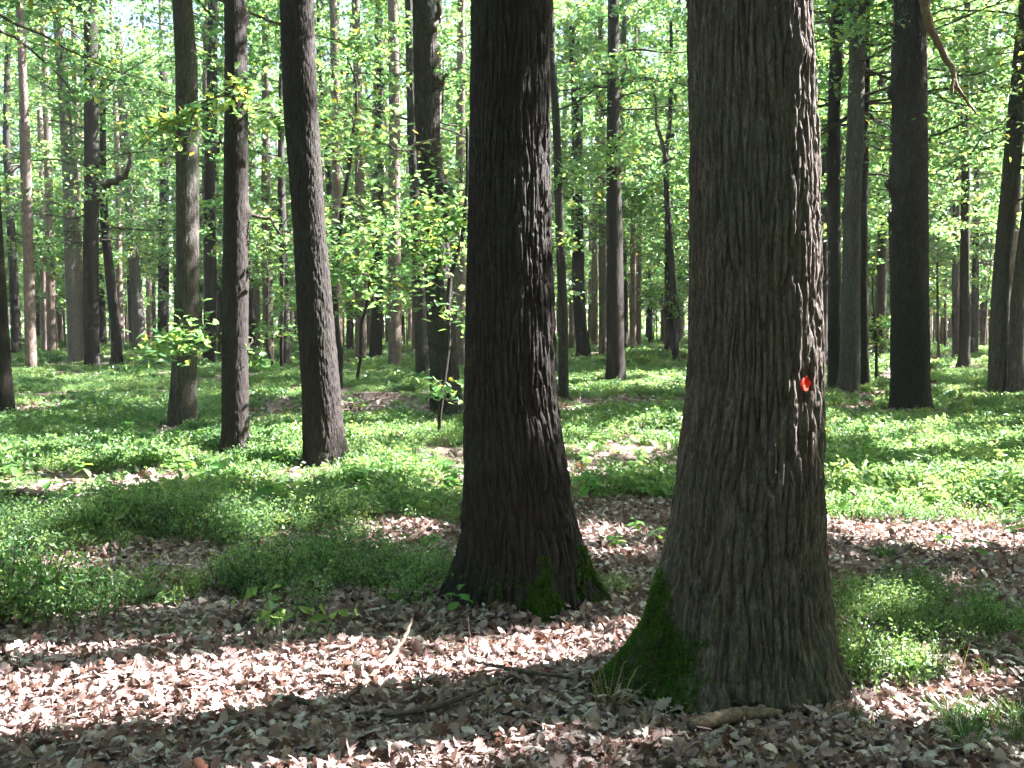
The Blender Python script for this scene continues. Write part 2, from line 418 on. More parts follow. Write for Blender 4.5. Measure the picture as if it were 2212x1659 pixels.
def trunk_mesh(path, seed, nth, zs, mat, lobes=(), cw=0.035, ch=0.17, amp=0.014, knots=(), oval=0.04):
    """path: rows (z, x, y, r) ascending; object space = world minus base"""
    path = np.asarray(path, float)
    zs = np.asarray(zs, float)
    th = np.linspace(0, 2 * math.pi, nth, endpoint=False)
    T, Z = np.meshgrid(th, zs)
    cx_ = np.interp(Z, path[:, 0], path[:, 1]); cy_ = np.interp(Z, path[:, 0], path[:, 2]); r = np.interp(Z, path[:, 0], path[:, 3])
    base = path[0]
    R = r * (1 + oval * np.cos(2 * T + seed) + 0.025 * np.cos(3 * T + Z * 1.1 + seed * 2) + 0.03 * (vnoise(T / (2 * math.pi) * 5, Z * 1.6, seed + 91, 5) - .5))
    zz = np.maximum(Z, 0)
    for (ang, A, w, h) in lobes:
        dT = (T - math.radians(ang) + math.pi) % (2 * math.pi) - math.pi
        R = R + A * np.exp(-(dT / w) ** 2) * np.exp(-zz / h)
    for (ang, zk, A, wk) in knots:
        dT = ((T - math.radians(ang) + math.pi) % (2 * math.pi) - math.pi) * r
        R = R + A * np.exp(-((dT / wk) ** 2 + ((Z - zk) / wk) ** 2))
    Rref = float(np.interp(1.3, path[:, 0], path[:, 3]))
    hgt = bark_height(T, Z, Rref, seed, cw, ch)
    R = R + (hgt - 0.75) * amp * np.clip(r / Rref, 0.3, 1.3)
    V = np.stack([cx_ + R * np.cos(T), cy_ + R * np.sin(T), Z], -1)
    nz = len(zs)
    i = np.arange(nz * nth).reshape(nz, nth)
    a, c = i[:-1], i[1:]
    F = np.stack([a, np.roll(a, -1, 1), np.roll(c, -1, 1), c], -1).reshape(-1, 4)
    Vf = V.reshape(-1, 3) - np.array([base[1], base[2], 0.0])
    Vf = np.vstack([Vf, [[path[-1, 1] - base[1], path[-1, 2] - base[2], zs[-1] + 0.05]]])
    top = i[-1]
    capf = np.stack([top, np.roll(top, -1), np.full(nth, len(Vf) - 1)], -1)
    me = make_mesh('trunk', Vf, [F, capf], mat, smooth=True)
    return me, V, hgt

def px_path(rows, Y, H, seed, base_z=-0.12, lean_keep=0.35, top_frac=0.35, ydrift=0.0):
    """rows (px_y descending to 0): (px_y, px_xcentre, px_width) -> (z,x,y,r) ascending, extended up to height H"""
    pts = []
    for py, px, w in rows:
        p, mpp = at_depth(px, py, Y)
        pts.append((p[2], p[0], Y, 0.5 * w * mpp))
    pts.sort()
    out = []
    z0 = pts[0]
    out.append((base_z, z0[1], Y, z0[3] * (1.08 if z0[0] < 0.5 else 1.0)))
    out += [p for p in pts if p[0] > base_z + 0.02]
    zt, xt, _, rt = out[-1]
    if H > zt + 1:
        if len(out) > 2:
            za, xa = out[-2][0], out[-2][1]; sl = np.clip((xt - xa) / max(zt - za, 0.3), -0.12, 0.12) * lean_keep
        else: sl = 0
        rg = np.random.default_rng(seed)
        n = max(3, int((H - zt) / 1.5))
        for k in range(1, n + 1):
            f = k / n
            z = zt + (H - zt) * f
            out.append((z, xt + sl * (z - zt) + 0.25 * math.sin(f * 4 + seed) * f, Y + ydrift * f + 0.25 * math.sin(f * 3.3 + seed * 2) * f, rt * (1 - (1 - top_frac) * f)))
    return np.array(out)

# ------------------------------------------------------------------ crowns
def branch_paths(S, D, Ln, rng, n=6, rise=0.0, wob=0.12):
    """S (B,3) starts, D (B,3) unit dirs, Ln (B,) lengths -> (B,n,3)"""
    B = len(S)
    t = np.linspace(0, 1, n)[None, :, None]
    P = S[:, None, :] + D[:, None, :] * Ln[:, None, None] * t
    w = np.cumsum(rng.normal(size=(B, n, 3)) * wob, axis=1) * Ln[:, None, None] / n
    w[:, 0] = 0
    P = P + w
    P[:, :, 2] += (rise * Ln)[:, None] * (t[:, :, 0] ** 2)
    return P

def crown(path, rng, z0, z1, nb, Lmin, Lmax, ntw=9, nlf=14, leaf=0.11, tilt=0.55, cull=True, az=None, elev=(5, 45), low_extra=None, flat=0.35, hp=0.9):
    """branches tube mesh data and leaf data; world space"""
    path = np.asarray(path)
    h = z0 + (z1 - z0) * rng.random(nb) ** hp
    a = rng.random(nb) * 2 * math.pi if az is None else math.radians(az[0]) + (rng.random(nb) - .5) * math.radians(az[1])
    f = (h - z0) / max(z1 - z0, .1)
    Ln = (Lmin + (Lmax - Lmin) * rng.random(nb)) * (1.0 - 0.35 * f)
    el = np.radians(elev[0] + (elev[1] - elev[0]) * f + rng.normal(size=nb) * 10)
    r0 = np.interp(h, path[:, 0], path[:, 3])
    S = np.stack([np.interp(h, path[:, 0], path[:, 1]), np.interp(h, path[:, 0], path[:, 2]), h], -1)
    D = np.stack([np.cos(el) * np.cos(a), np.cos(el) * np.sin(a), np.sin(el)], -1)
    S = S + D * (r0 * 0.6)[:, None]
    if low_extra is not None:
        S = np.vstack([S, low_extra[0]]); D = np.vstack([D, low_extra[1]]); Ln = np.concatenate([Ln, low_extra[2]])
    B = len(S)
    n = 7
    P = branch_paths(S, D, Ln, rng, n, rise=rng.normal(size=B) * 0.08 - 0.03)
    if cull:
        bad = np.zeros(B, int)
        for lt in LIT_TRUNK: bad += on_trunk(P.reshape(-1, 3), *lt, .02).reshape(B, n).sum(1)
        for gx, gy, rx, ry in LITW[BIG]:
            Q = P.reshape(-1, 3); G = Q - SUN[None] * (Q[:, 2] / SUN[2])[:, None]
            bad += (((G[:, 0] - gx) / rx) ** 2 + ((G[:, 1] - gy) / ry) ** 2 < 1).reshape(B, n).sum(1)
        kb = bad < 1
        P, Ln, S = P[kb], Ln[kb], S[kb]; B = len(P)
    rb = np.clip(0.011 * Ln[:, None], 0.008, 0.07) * np.linspace(1, 0.25, n)[None, :]
    V1, F1 = tubes(P, rb, 5)
    # twigs
    tt = 0.22 + 0.78 * (np.arange(ntw)[None, :] + rng.random((B, ntw))) / ntw
    tt = np.minimum(tt, 1.0)
    ii = np.clip((tt * (n - 1)).astype(int), 0, n - 2); ff = (tt * (n - 1) - ii)[..., None]
    bi = np.arange(B)[:, None]
    TS = P[bi, ii] * (1 - ff) + P[bi, ii + 1] * ff
    TD = norm(P[bi, ii + 1] - P[bi, ii])
    side = norm(np.cross(TD, np.array([0, 0, 1.0])))
    sg = np.where(rng.random((B, ntw, 1)) < .5, -1, 1) * (0.5 + 0.8 * rng.random((B, ntw, 1)))
    tdir = norm(TD * 0.75 + side * sg + np.array([0, 0, 1.0]) * (rng.normal(size=(B, ntw, 1)) * flat + 0.05))
    tl = (Ln[:, None] * (0.18 + 0.30 * rng.random((B, ntw))) * (1.15 - 0.55 * tt)) + 0.15
    TP = branch_paths(TS.reshape(-1, 3), tdir.reshape(-1, 3), tl.ravel(), rng, 3, rise=-0.05 * np.ones(B * ntw), wob=0.16)
    if cull:
        kt = ~sun_cull(TP[:, 1], rng, .05); TP = TP[kt]; tl = tl.ravel()[kt]
    V2, F2 = tubes(TP, np.clip(0.006 * tl.ravel(), 0.0035, 0.012)[:, None] * np.linspace(1, .5, 3)[None, :], 3)
    BV = np.vstack([V1, V2]); BF = [F1, F2 + len(V1)]
    # leaves along the twigs
    m = len(TP)
    lt = (0.15 + 0.9 * rng.random((m, nlf))) ; lt = np.minimum(lt, 1.03)
    li = np.clip((lt * 2).astype(int), 0, 1); lf = (lt * 2 - li)[..., None]
    mi = np.arange(m)[:, None]
    C = TP[mi, li] * (1 - lf) + TP[mi, li + 1] * lf
    spread = (0.06 + 0.12 * np.clip(tl.ravel(), 0, 1.2))[:, None, None]
    C = C + rng.normal(size=C.shape) * spread * np.array([1, 1, 0.55])
    C = C.reshape(-1, 3)
    N = rng.normal(size=C.shape) * tilt; N[:, 2] += 1.0; N = norm(N)
    size = leaf * (0.65 + 0.6 * rng.random(len(C)))
    tw = np.repeat(rng.random(m), nlf)
    tint = np.clip(0.42 + 0.36 * (tw - .5) + 0.28 * rng.normal(size=len(C)), 0, 0.93)
    yel = rng.random(len(C)) < 0.02
    tint[yel] = 0.95 + 0.05 * rng.random(yel.sum())
    if cull:
        k = ~sun_cull(C, rng)
        C, N, size, tint = C[k], N[k], size[k], tint[k]
    return (BV, BF), (C, N, size, tint)

OAK_OUT = np.array([(0, 0.0), (0.10, .045), (0.20, .16), (0.27, .10), (0.38, .25), (0.46, .16), (0.58, .32), (0.66, .20), (0.78, .27), (0.86, .15), (0.95, .12), (1.0, 0.0)])
OAK_LITE = np.array([(0, 0.0), (0.18, .05), (0.32, .22), (0.45, .13), (0.62, .31), (0.74, .18), (0.88, .17), (1.0, 0.0)])
def lobed_leaves(C, N, size, rng, k=1.0, OUT=OAK_OUT):
    """real lobed oak outlines, strips across the midrib"""
    n = len(C); ra = norm(rng.normal(size=(n, 3)))
    U = norm(np.cross(N, ra)); W = np.cross(N, U)
    t = OUT[:, 0]; w = OUT[:, 1] * k; m = len(t)
    curl = (rng.random((n, 1)) - 0.3) * 0.25
    s = size[:, None, None]
    mid = C[:, None] + s * (U[:, None] * (t - .5)[None, :, None] - N[:, None] * (curl * (t - .5)[None] ** 2 * 2)[..., None])
    fold = 0.15 + 0.25 * rng.random((n, 1, 1))
    Lf = mid + s * w[None, :, None] * (W[:, None] + fold * N[:, None])
    Rt = mid + s * w[None, :, None] * (-W[:, None] + fold * N[:, None])
    V = np.concatenate([mid, Lf, Rt], 1)               # n, 3m, 3
    f = []
    for i in range(m - 1):
        f.append((i, i + 1, m + i + 1, m + i)); f.append((i + 1, i, 2 * m + i, 2 * m + i + 1))
    F = (np.array(f)[None] + (np.arange(n) * 3 * m)[:, None, None]).reshape(-1, 4)
    return V.reshape(-1, 3), F

def foliage_mesh(name, leaf_data, base, rng, lobed=False):
    C, N, size, tint = leaf_data
    if len(C) == 0: return None
    if lobed:
        V, F = lobed_leaves(C - base, N, size, rng, 1.0, OAK_LITE); tn = np.repeat(tint, 3 * len(OAK_LITE))
    else:
        V, F = kite_leaves(C - base, N, size, rng, 0.66); tn = np.repeat(tint, 4)
    return make_mesh(name, V, [F], M_LEAF, tint=tn)

TREES = []
def add_tree(name, label, path, seed, mat, nth, zs, crown_args=None, lobes=(), cw=0.035, ch=0.17, amp=0.014, group=None, knots=(), sprays=(), cat='tree', twig_mat=None, lobed=False, high=False):
    base = np.array([path[0, 1], path[0, 2], 0.0])
    root = bpy.data.objects.new(name, None); col.objects.link(root); root.location = base
    root.empty_display_size = 0.3
    tag(root, label, cat, group)
    me, V, hgt = trunk_mesh(path, seed, nth, zs, mat, lobes, cw, ch, amp, knots)
    tr = link('trunk', me, root)
    rng = np.random.default_rng(seed * 13 + 5)
    if crown_args:
        (BV, BF), leaves = crown(path, rng, **crown_args)
        br = link('branches', make_mesh('branches', BV - base, BF, twig_mat or M_TWIG, smooth=True), root); br['kind'] = 'stuff'
        fm = foliage_mesh('crown', leaves, base, rng, lobed)
        if fm: cr = link('crown', fm, root); cr['kind'] = 'stuff'
    if high:
        (BV, BF), leaves = crown(path, rng, z0=9.5, z1=float(path[-1, 0]) - .5, nb=26, Lmin=2.2, Lmax=5.0, ntw=8, nlf=15, leaf=.22, elev=(5, 45))
        br = link('upper_branches', make_mesh('upper_branches', BV - base, BF, twig_mat or M_TWIG, smooth=True), root); br['kind'] = 'stuff'
        fm = foliage_mesh('upper_crown', leaves, base, rng)
        if fm: cr = link('upper_crown', fm, root); cr['kind'] = 'stuff'
    for sp in sprays:
        spray(root, base, rng, **sp)
    TREES.append((base[0], base[1], path[0, 3]))
    return root, tr, V, hgt

def spray(root, base, rng, pts, Y, n=260, rad=60, leaf=0.12, twigs=16, thick=0.02, name='low_branch', lobed=True, yel=0.02, droop=0.5):
    """a leafy low branch that runs through the given picture points, at depth Y"""
    Ys = Y if isinstance(Y, (list, tuple)) else [Y] * len(pts)
    P3 = np.array([at_depth(p[0], p[1], yy)[0] for p, yy in zip(pts, Ys)])
    mpp = at_depth(pts[0][0], pts[0][1], Ys[0])[1]
    n_ = 12
    tt = np.linspace(0, 1, n_) * (len(P3) - 1)
    i = np.clip(tt.astype(int), 0, len(P3) - 2); f = (tt - i)[:, None]
    P = P3[i] * (1 - f) + P3[i + 1] * f
    P[1:] += rng.normal(size=(n_ - 1, 3)) * 0.03
    V1, F1 = tubes(P[None], (thick * np.linspace(1, .3, n_))[None], 6)
    R = rad * mpp
    ts = 0.2 + 0.8 * rng.random(twigs)
    ii = np.clip((ts * (n_ - 1)).astype(int), 0, n_ - 2)
    S = P[ii]
    D = rng.normal(size=(twigs, 3)) * np.array([1, 1, 0.6]) + norm(P[ii + 1] - P[ii]) * 0.8
    D = norm(D)
    tl = R * (0.5 + 0.9 * rng.random(twigs))
    TP = branch_paths(S, D, tl, rng, 4, rise=-0.15 * np.ones(twigs) * droop, wob=0.2)
    V2, F2 = tubes(TP, np.full((twigs, 4), 0.0045), 4)
    b = link(name, make_mesh(name, np.vstack([V1, V2]) - base, [F1, F2 + len(V1)], M_TWIG, smooth=True), root)
    k = rng.integers(0, twigs, n); lt = 0.1 + 0.95 * rng.random(n)
    li = np.clip((lt * 3).astype(int), 0, 2); lf = np.clip(lt * 3 - li, 0, 1)[:, None]
    C = TP[k, li] * (1 - lf) + TP[k, li + 1] * lf + rng.normal(size=(n, 3)) * np.array([1, 1, .6]) * (0.03 + 0.18 * R)
    N = rng.normal(size=(n, 3)) * 0.45; N[:, 2] += 1; N = norm(N)
    size = leaf * (0.6 + 0.7 * rng.random(n))
    tint = np.clip(0.5 + 0.22 * rng.normal(size=n), 0, .93); y = rng.random(n) < yel; tint[y] = .94 + .06 * rng.random(y.sum())
    fm = foliage_mesh('foliage', (C, N, size, tint), base, rng, lobed)
    fo = link('foliage', fm, b); fo['kind'] = 'stuff'
    return b

def zlist(z_vis, n_vis, H, n_up):
    return np.concatenate([np.linspace(-0.1, z_vis, n_vis), np.linspace(z_vis, H, n_up + 1)[1:]])

def depth_of(py, r=0.0):
    return on_ground(CX, py)[1] + r

# ---- the two great oaks in front
Y1 = 4.43
p1 = px_path([(1490, 1600, 392), (1280, 1600, 360), (1150, 1608, 335), (800, 1629, 298), (400, 1627, 281), (0, 1620, 272)], Y1, 19, 3)
LIT_TRUNK.append((1.02, Y1, 0.30, 1.35, 3.1))
Y2 = 5.78
p2 = px_path([(1300, 1123, 300), (1200, 1128, 276), (1080, 1120, 236), (850, 1104, 203), (500, 1098, 184), (0, 1101, 172)], Y2, 19, 4)
Y24 = depth_of(893, .3)
c24, _ = at_depth(1965, 400, Y24)
LIT_TRUNK.append((c24[0], Y24, 0.30, 2.3, 4.4))

TALL = dict(z0=7.0, z1=18, nb=34, Lmin=2.0, Lmax=5.0, ntw=9, nlf=11, leaf=0.17, elev=(5, 50))
oak_right, oak_right_trunk, V1_, h1_ = add_tree(
    'oak_tree', 'broad grey-brown oak with red paint dot, nearest trunk on the right', p1, 3, M_BARK_RIGHT, 380, zlist(3.15, 440, 18.8, 24), dict(TALL),
    lobes=((196, .40, .34, .24), (236, .22, .30, .17), (283, .06, .35, .2), (-8, .10, .35, .22), (320, .07, .3, .2), (60, .1, .4, .25), (120, .12, .4, .25)),
    cw=0.034, ch=0.36, amp=0.037, knots=((300, 2.72, .02, .06), (318, 1.33, -.012, .05)))
oak_mid, oak_mid_trunk, V2_, h2_ = add_tree(
    'oak_tree', 'dark thick oak with moss on its front root, centre of the picture', p2, 8, M_BARK_DARK, 330, zlist(3.6, 420, 18.8, 24), dict(TALL),
    lobes=((180, .09, .3, .12), (287, .13, .26, .17), (-4, .16, .3, .14), (245, .05, .3, .15), (70, .1, .4, .2), (130, .1, .4, .2)), cw=0.033, ch=0.34, amp=0.036)

def patch_from(V, hgt, mask, off, base, name, mat, parent, flat=0.0):
    """skin of the trunk inside mask (faces), lifted by off"""
    nz, nt, _ = V.shape
    i = np.arange(nz * nt).reshape(nz, nt)
    a, c = i[:-1], i[1:]
    F = np.stack([a, np.roll(a, -1, 1), np.roll(c, -1, 1), c], -1).reshape(-1, 4)
    mv = mask.ravel()
    keep = mv[F].all(1)
    F = F[keep]
    used, inv = np.unique(F, return_inverse=True)
    C = V.mean(1, keepdims=True)
    out = norm((V - C) * np.array([1, 1, 0]))
    P = (V + out * off).reshape(-1, 3)[used] - base
    return link(name, make_mesh(name, P, [inv.reshape(-1, 4)], mat, smooth=True), parent)

def moss_on(V, weight, n, base, parent, seed, name='moss', ln=0.012):
    """dense short blades over the trunk skin where weight is high"""
    rng = np.random.default_rng(seed)
    nz, nt, _ = V.shape
    C = V.mean(1, keepdims=True)
    w = np.clip(weight, 0, 1)[:-1].ravel(); w = w / w.sum()
    k = rng.choice(len(w), n, p=w)
    zi, ti = k // nt, k % nt
    a, b = rng.random((n, 1)), rng.random((n, 1))
    p00, p01, p10 = V[zi, ti], V[zi, (ti + 1) % nt], V[zi + 1, ti]
    P = p00 + (p01 - p00) * a + (p10 - p00) * b
    N = norm(np.cross(p01 - p00, p10 - p00))
    D = norm(N + rng.normal(size=(n, 3)) * 0.5 + np.array([0, 0, -0.15]))
    s = ln * (0.6 + 0.9 * rng.random((n, 1)))
    W = norm(np.cross(D, rng.normal(size=(n, 3)))) * s * 0.28
    P = P - N * 0.002
    Vv = np.stack([P - W, P + W, P + D * s], 1).reshape(-1, 3) - base
    tint = np.repeat(np.clip(rng.normal(size=n) * .22 + .45, 0, 1), 3)
    m = link(name, make_mesh(name, Vv, [np.arange(n * 3).reshape(n, 3)], M_MOSS, tint=tint), parent); m['kind'] = 'stuff'
    return m

def px_grid(V): return to_px(V)

# red paint dot and its faint drips on the right oak
b1 = np.array([p1[0, 1], p1[0, 2], 0.0]); b2 = np.array([p2[0, 1], p2[0, 2], 0.0])
gx, gy = px_grid(V1_)
front1 = V1_[..., 1] < V1_.mean(1, keepdims=True)[..., 1] + .05
nse = vnoise(V1_[..., 0] * 70, V1_[..., 2] * 70 + V1_[..., 1] * 40, 31)
dd = np.hypot((gx - 1748) / 15, (gy - 826) / 21)
def paint_disc(V, hit, ru, rz, seed):
    nz, nt, _ = V.shape
    zi, ti = hit
    Cc = V.mean(1, keepdims=True); rad = np.linalg.norm((V - Cc)[..., :2], axis=-1)
    rmax = np.max([np.roll(rad, k, 1) for k in range(-4, 5)], axis=0)
    V = Cc + (V - Cc) * np.stack([rmax / rad, rmax / rad, np.ones_like(rad)], -1)
    du = np.linalg.norm(V[zi, (ti + 1) % nt] - V[zi, ti]); dz = abs(V[zi + 1, ti, 2] - V[zi, ti, 2])
    A, K = 44, 12
    a = np.arange(A) * 2 * math.pi / A
    rr = 1 + .5 * (vnoise(a / (2 * math.pi) * 11, a * 0 + .5, seed, 11) - .5) + .35 * (vnoise(a / (2 * math.pi) * 22, a * 0 + .5, seed + 1, 22) - .5)
    k = np.linspace(0, 1, K)[:, None]
    U = ti + k * (rr * np.cos(a))[None] * ru / du; Z = zi + k * (rr * np.sin(a))[None] * rz / dz
    u0, z0 = np.floor(U).astype(int), np.floor(Z).astype(int); fu, fz = (U - u0)[..., None], (Z - z0)[..., None]
    P = (V[z0, u0 % nt] * (1 - fu) + V[z0, (u0 + 1) % nt] * fu) * (1 - fz) + (V[z0 + 1, u0 % nt] * (1 - fu) + V[z0 + 1, (u0 + 1) % nt] * fu) * fz
    C = V[zi].mean(0); n = norm((P - C) * np.array([1, 1, 0]))
    P = P + n * .003
    i = np.arange(K * A).reshape(K, A)
    F = np.stack([i[:-1], np.roll(i[:-1], -1, 1), np.roll(i[1:], -1, 1), i[1:]], -1).reshape(-1, 4)
    return P.reshape(-1, 3), F
dpx = np.where(V1_[..., 1] < V1_.mean(1, keepdims=True)[..., 1] - .06, np.hypot(gx - 1737, gy - 826), 1e9)
PV, PF = paint_disc(V1_, np.unravel_index(np.argmin(dpx), dpx.shape), .027, .030, 5)
mark = link('paint_mark', make_mesh('paint_mark', PV - b1, [PF], M_PAINT, smooth=True), oak_right)
mark['label'] = 'bright red forestry paint dot'
dd2 = np.hypot((gx - 1742) / 26, (gy - 835) / 44)
patch_from(V1_, h1_, front1 & (V1_[..., 1] < V1_.mean(1, keepdims=True)[..., 1] - .06) & (dd2 < 1) & (dd > 1.1) & (nse > 0.74), 0.002, b1, 'paint_speckle', M_PAINT, oak_right)['kind'] = 'stuff'

n1 = vnoise(V1_[..., 0] * 14, V1_[..., 2] * 14 + V1_[..., 1] * 9, 33)
n1b = vnoise(V1_[..., 0] * 45, V1_[..., 2] * 45 + V1_[..., 1] * 30, 35)
w1 = np.clip((1515 - gx) / 40 + 1.6 * (n1b - .5), 0, 1) * np.clip((gy - 1235 - (gx - 1400) * 0.7) / 70 + 2.0 * (n1 - .5), 0, 1) ** 1.3 * front1 * np.clip((h1_ - .05) * 2.5, .15, 1)
moss_on(V1_, w1, 44000, b1, oak_right, 51, ln=.011)
gx2, gy2 = px_grid(V2_)
front2 = V2_[..., 1] < V2_.mean(1, keepdims=True)[..., 1] + .05
n2 = vnoise(V2_[..., 0] * 14, V2_[..., 2] * 14 + V2_[..., 1] * 9, 34)
w2 = np.clip((np.clip((gy2 - 1195) * 0.42, 0, 42) + 26 * (n2 - .5) - np.abs(gx2 - 1172 - (1330 - gy2) * .03)) / 14, 0, 1) * (gy2 > 1200) * front2
w2 += 0.5 * ((gx2 > 1245) & (gy2 > 1180) & (n2 > .4) & front2) + 0.10 * ((gy2 > 1240) & (gx2 < 1130) & (n2 > .6) & front2)
moss_on(V2_, w2, 24000, b2, oak_mid, 52, ln=.011)

# ---- other trees one can tell apart; rows are picture points (y, x centre, width)
MIDC = dict(z0=5.5, z1=17, nb=34, Lmin=1.6, Lmax=4.2, ntw=8, nlf=11, leaf=0.125, elev=(-5, 45))
LOWC = dict(z0=3.6, z1=16, nb=48, Lmin=1.4, Lmax=4.0, ntw=8, nlf=17, leaf=0.14, elev=(-5, 40))
def mid_tree(label, rows, Y, H, seed, mat, nth, nvis, c, amp=.012, cw=.035, ch=.14, group=None, lobes=None, sprays=(), knots=(), name='oak_tree', cat='tree'):
    path = px_path(rows, Y, H, seed)
    zt = at_depth(CX, -40, Y)[0][2]
    zt = min(zt, H - 2)
    r = path[1, 3]
    if lobes is None:
        rg = np.random.default_rng(seed + 900)
        lobes = tuple((rg.random() * 360, r * (.12 + .2 * rg.random()), .45, .12 + .1 * rg.random()) for _ in range(5))
    return add_tree(name, label, path, seed, mat, int(nth * .85), zlist(zt, int(nvis * .72), H - .2, 12), c, lobes, cw, ch, amp, group, knots, sprays, cat=cat, high=Y < 24)

def mk(base, **k): d = dict(base); d.update(k); return d

# left of the middle oak
mid_tree('dark oak trunk leaning left with a swollen foot, between slim trunk and middle oak',
         [(1000, 699, 92), (850, 693, 86), (700, 681, 82), (500, 668, 72), (200, 648, 76), (0, 642, 76)], depth_of(1008, .2), 18, 21, M_BARK_DARK, 190, 330, mk(MIDC, z0=7), amp=.020, cw=.026, ch=.16)
mid_tree('straight slim dark oak with a leafy low bough reaching left',
         [(975, 508, 60), (800, 508, 59), (500, 510, 56), (200, 510, 52), (0, 507, 48)], depth_of(983, .15), 17, 22, M_BARK_DARK, 120, 260, mk(MIDC, z0=6.6), amp=.014, cw=.026, ch=.13,
         knots=((0, 2.9, .05, .07), (0, 5.2, .05, .08)),
         sprays=(dict(pts=[(505, 700), (440, 745), (380, 720), (310, 770)], Y=[12.1, 11.9, 11.7, 11.6], n=330, rad=75, twigs=20, thick=.022),
                 dict(pts=[(510, 250), (540, 200), (450, 210), (390, 260), (300, 275)], Y=[12.1, 11.6, 11.4, 11.3, 11.2], n=360, rad=80, twigs=22, yel=.15, thick=.018),
                 dict(pts=[(530, 458), (590, 478), (625, 505)], Y=[12.1, 12.2, 12.3], n=30, rad=40, twigs=8, thick=.03),
                 dict(pts=[(532, 220), (570, 250), (615, 255)], Y=[12.1, 12.0, 11.9], n=60, rad=50, twigs=8, thick=.018),
                 dict(pts=[(535, 730), (545, 760), (575, 790)], Y=[12.2, 12.3, 12.4], n=50, rad=30, twigs=8)))
mid_tree('grey-brown oak with flaky bark standing in the sunlit strip, left of the slim dark oak',
         [(920, 393, 62), (800, 398, 54), (600, 405, 48), (300, 405, 48), (140, 403, 46), (0, 394, 42)], depth_of(925, .18), 17, 23, M_BARK_GREY, 120, 260, mk(LOWC, z0=6.4), amp=.016, cw=.03, ch=.09)
mid_tree('dark leaning trunk cut off by the left edge of the picture',
         [(905, 10, 44), (800, 2, 40), (600, -8, 36), (450, -16, 34), (0, -40, 32)], depth_of(912, .15), 15, 24, M_BARK_DARK, 90, 160, mk(LOWC, z0=4.5), amp=.010)
mid_tree('straight dark blue-grey trunk right of the pale leaning pine',
         [(797, 199, 32), (600, 196, 32), (300, 198, 29), (0, 195, 27)], depth_of(800, .2), 18, 25, M_BARK_DARK, 64, 130, mk(LOWC, z0=4.2, leaf=.155), amp=.014, cw=.05, ch=.18)
mid_tree('pale pinkish trunk leaning left with sunlit patches, left part of the picture',
         [(785, 164, 30), (600, 156, 30), (400, 150, 27), (200, 138, 24), (0, 122, 20)], depth_of(788, .2), 19, 26, M_BARK_PALE, 64, 130, mk(LOWC, z0=9, leaf=.13, nb=24), amp=.012, cw=.05, ch=.14, name='pine_tree')
mid_tree('dark crooked trunk with a sunlit foot and a stubby arm up right',
         [(785, 253, 26), (720, 250, 23), (600, 238, 21), (480, 226, 19), (400, 221, 17), (330, 222, 15), (200, 222, 12)], depth_of(787, .15), 12, 27, M_BARK_DARK, 48, 110, mk(LOWC, z0=4.2, z1=11, nb=26, Lmax=2.6, leaf=.155), amp=.012, cw=.05,
         sprays=(dict(pts=[(221, 402), (245, 392), (275, 370), (282, 330)], Y=25, n=12, rad=20, twigs=4, thick=.12, name='limb'),))
mid_tree('grey mottled trunk with pale lichen patches leaning left',
         [(753, 303, 30), (650, 296, 26), (500, 283, 22), (400, 274, 21), (260, 266, 18), (100, 258, 17), (0, 252, 16)], depth_of(757, .2), 18, 28, M_BARK_GREY, 56, 120, mk(LOWC, z0=5.0, leaf=.165), amp=.014, cw=.05)
mid_tree('slightly bent dark trunk between the mottled trunk and the flaky oak',
         [(748, 352, 24), (600, 353, 23), (450, 354, 20), (300, 358, 21), (100, 350, 16), (0, 348, 14)], depth_of(751, .2), 17, 29, M_BARK_DARK, 48, 110, mk(LOWC, z0=5.0, leaf=.165), amp=.014, cw=.05)
mid_tree('dark straight trunk half hidden behind the slim dark oak, on its left',
         [(815, 452, 26), (600, 455, 25), (400, 453, 24), (200, 458, 22), (0, 460, 20)], depth_of(790, .2), 18, 30, M_BARK_DARK, 56, 120, mk(LOWC, z0=5.0, leaf=.155), amp=.012, cw=.05,
         sprays=(dict(pts=[(462, 330), (470, 318), (478, 290)], Y=27, n=8, rad=20, twigs=4, thick=.10, name='limb'),))
mid_tree('dark trunk behind the crooked oak, left of it, sunlit at the foot',
         [(812, 912, 28), (600, 905, 25), (300, 890, 20), (0, 884, 18)], depth_of(815, .2), 18, 31, M_BARK_MID, 56, 120, mk(LOWC, z0=6.5, leaf=.155), amp=.012, cw=.05)
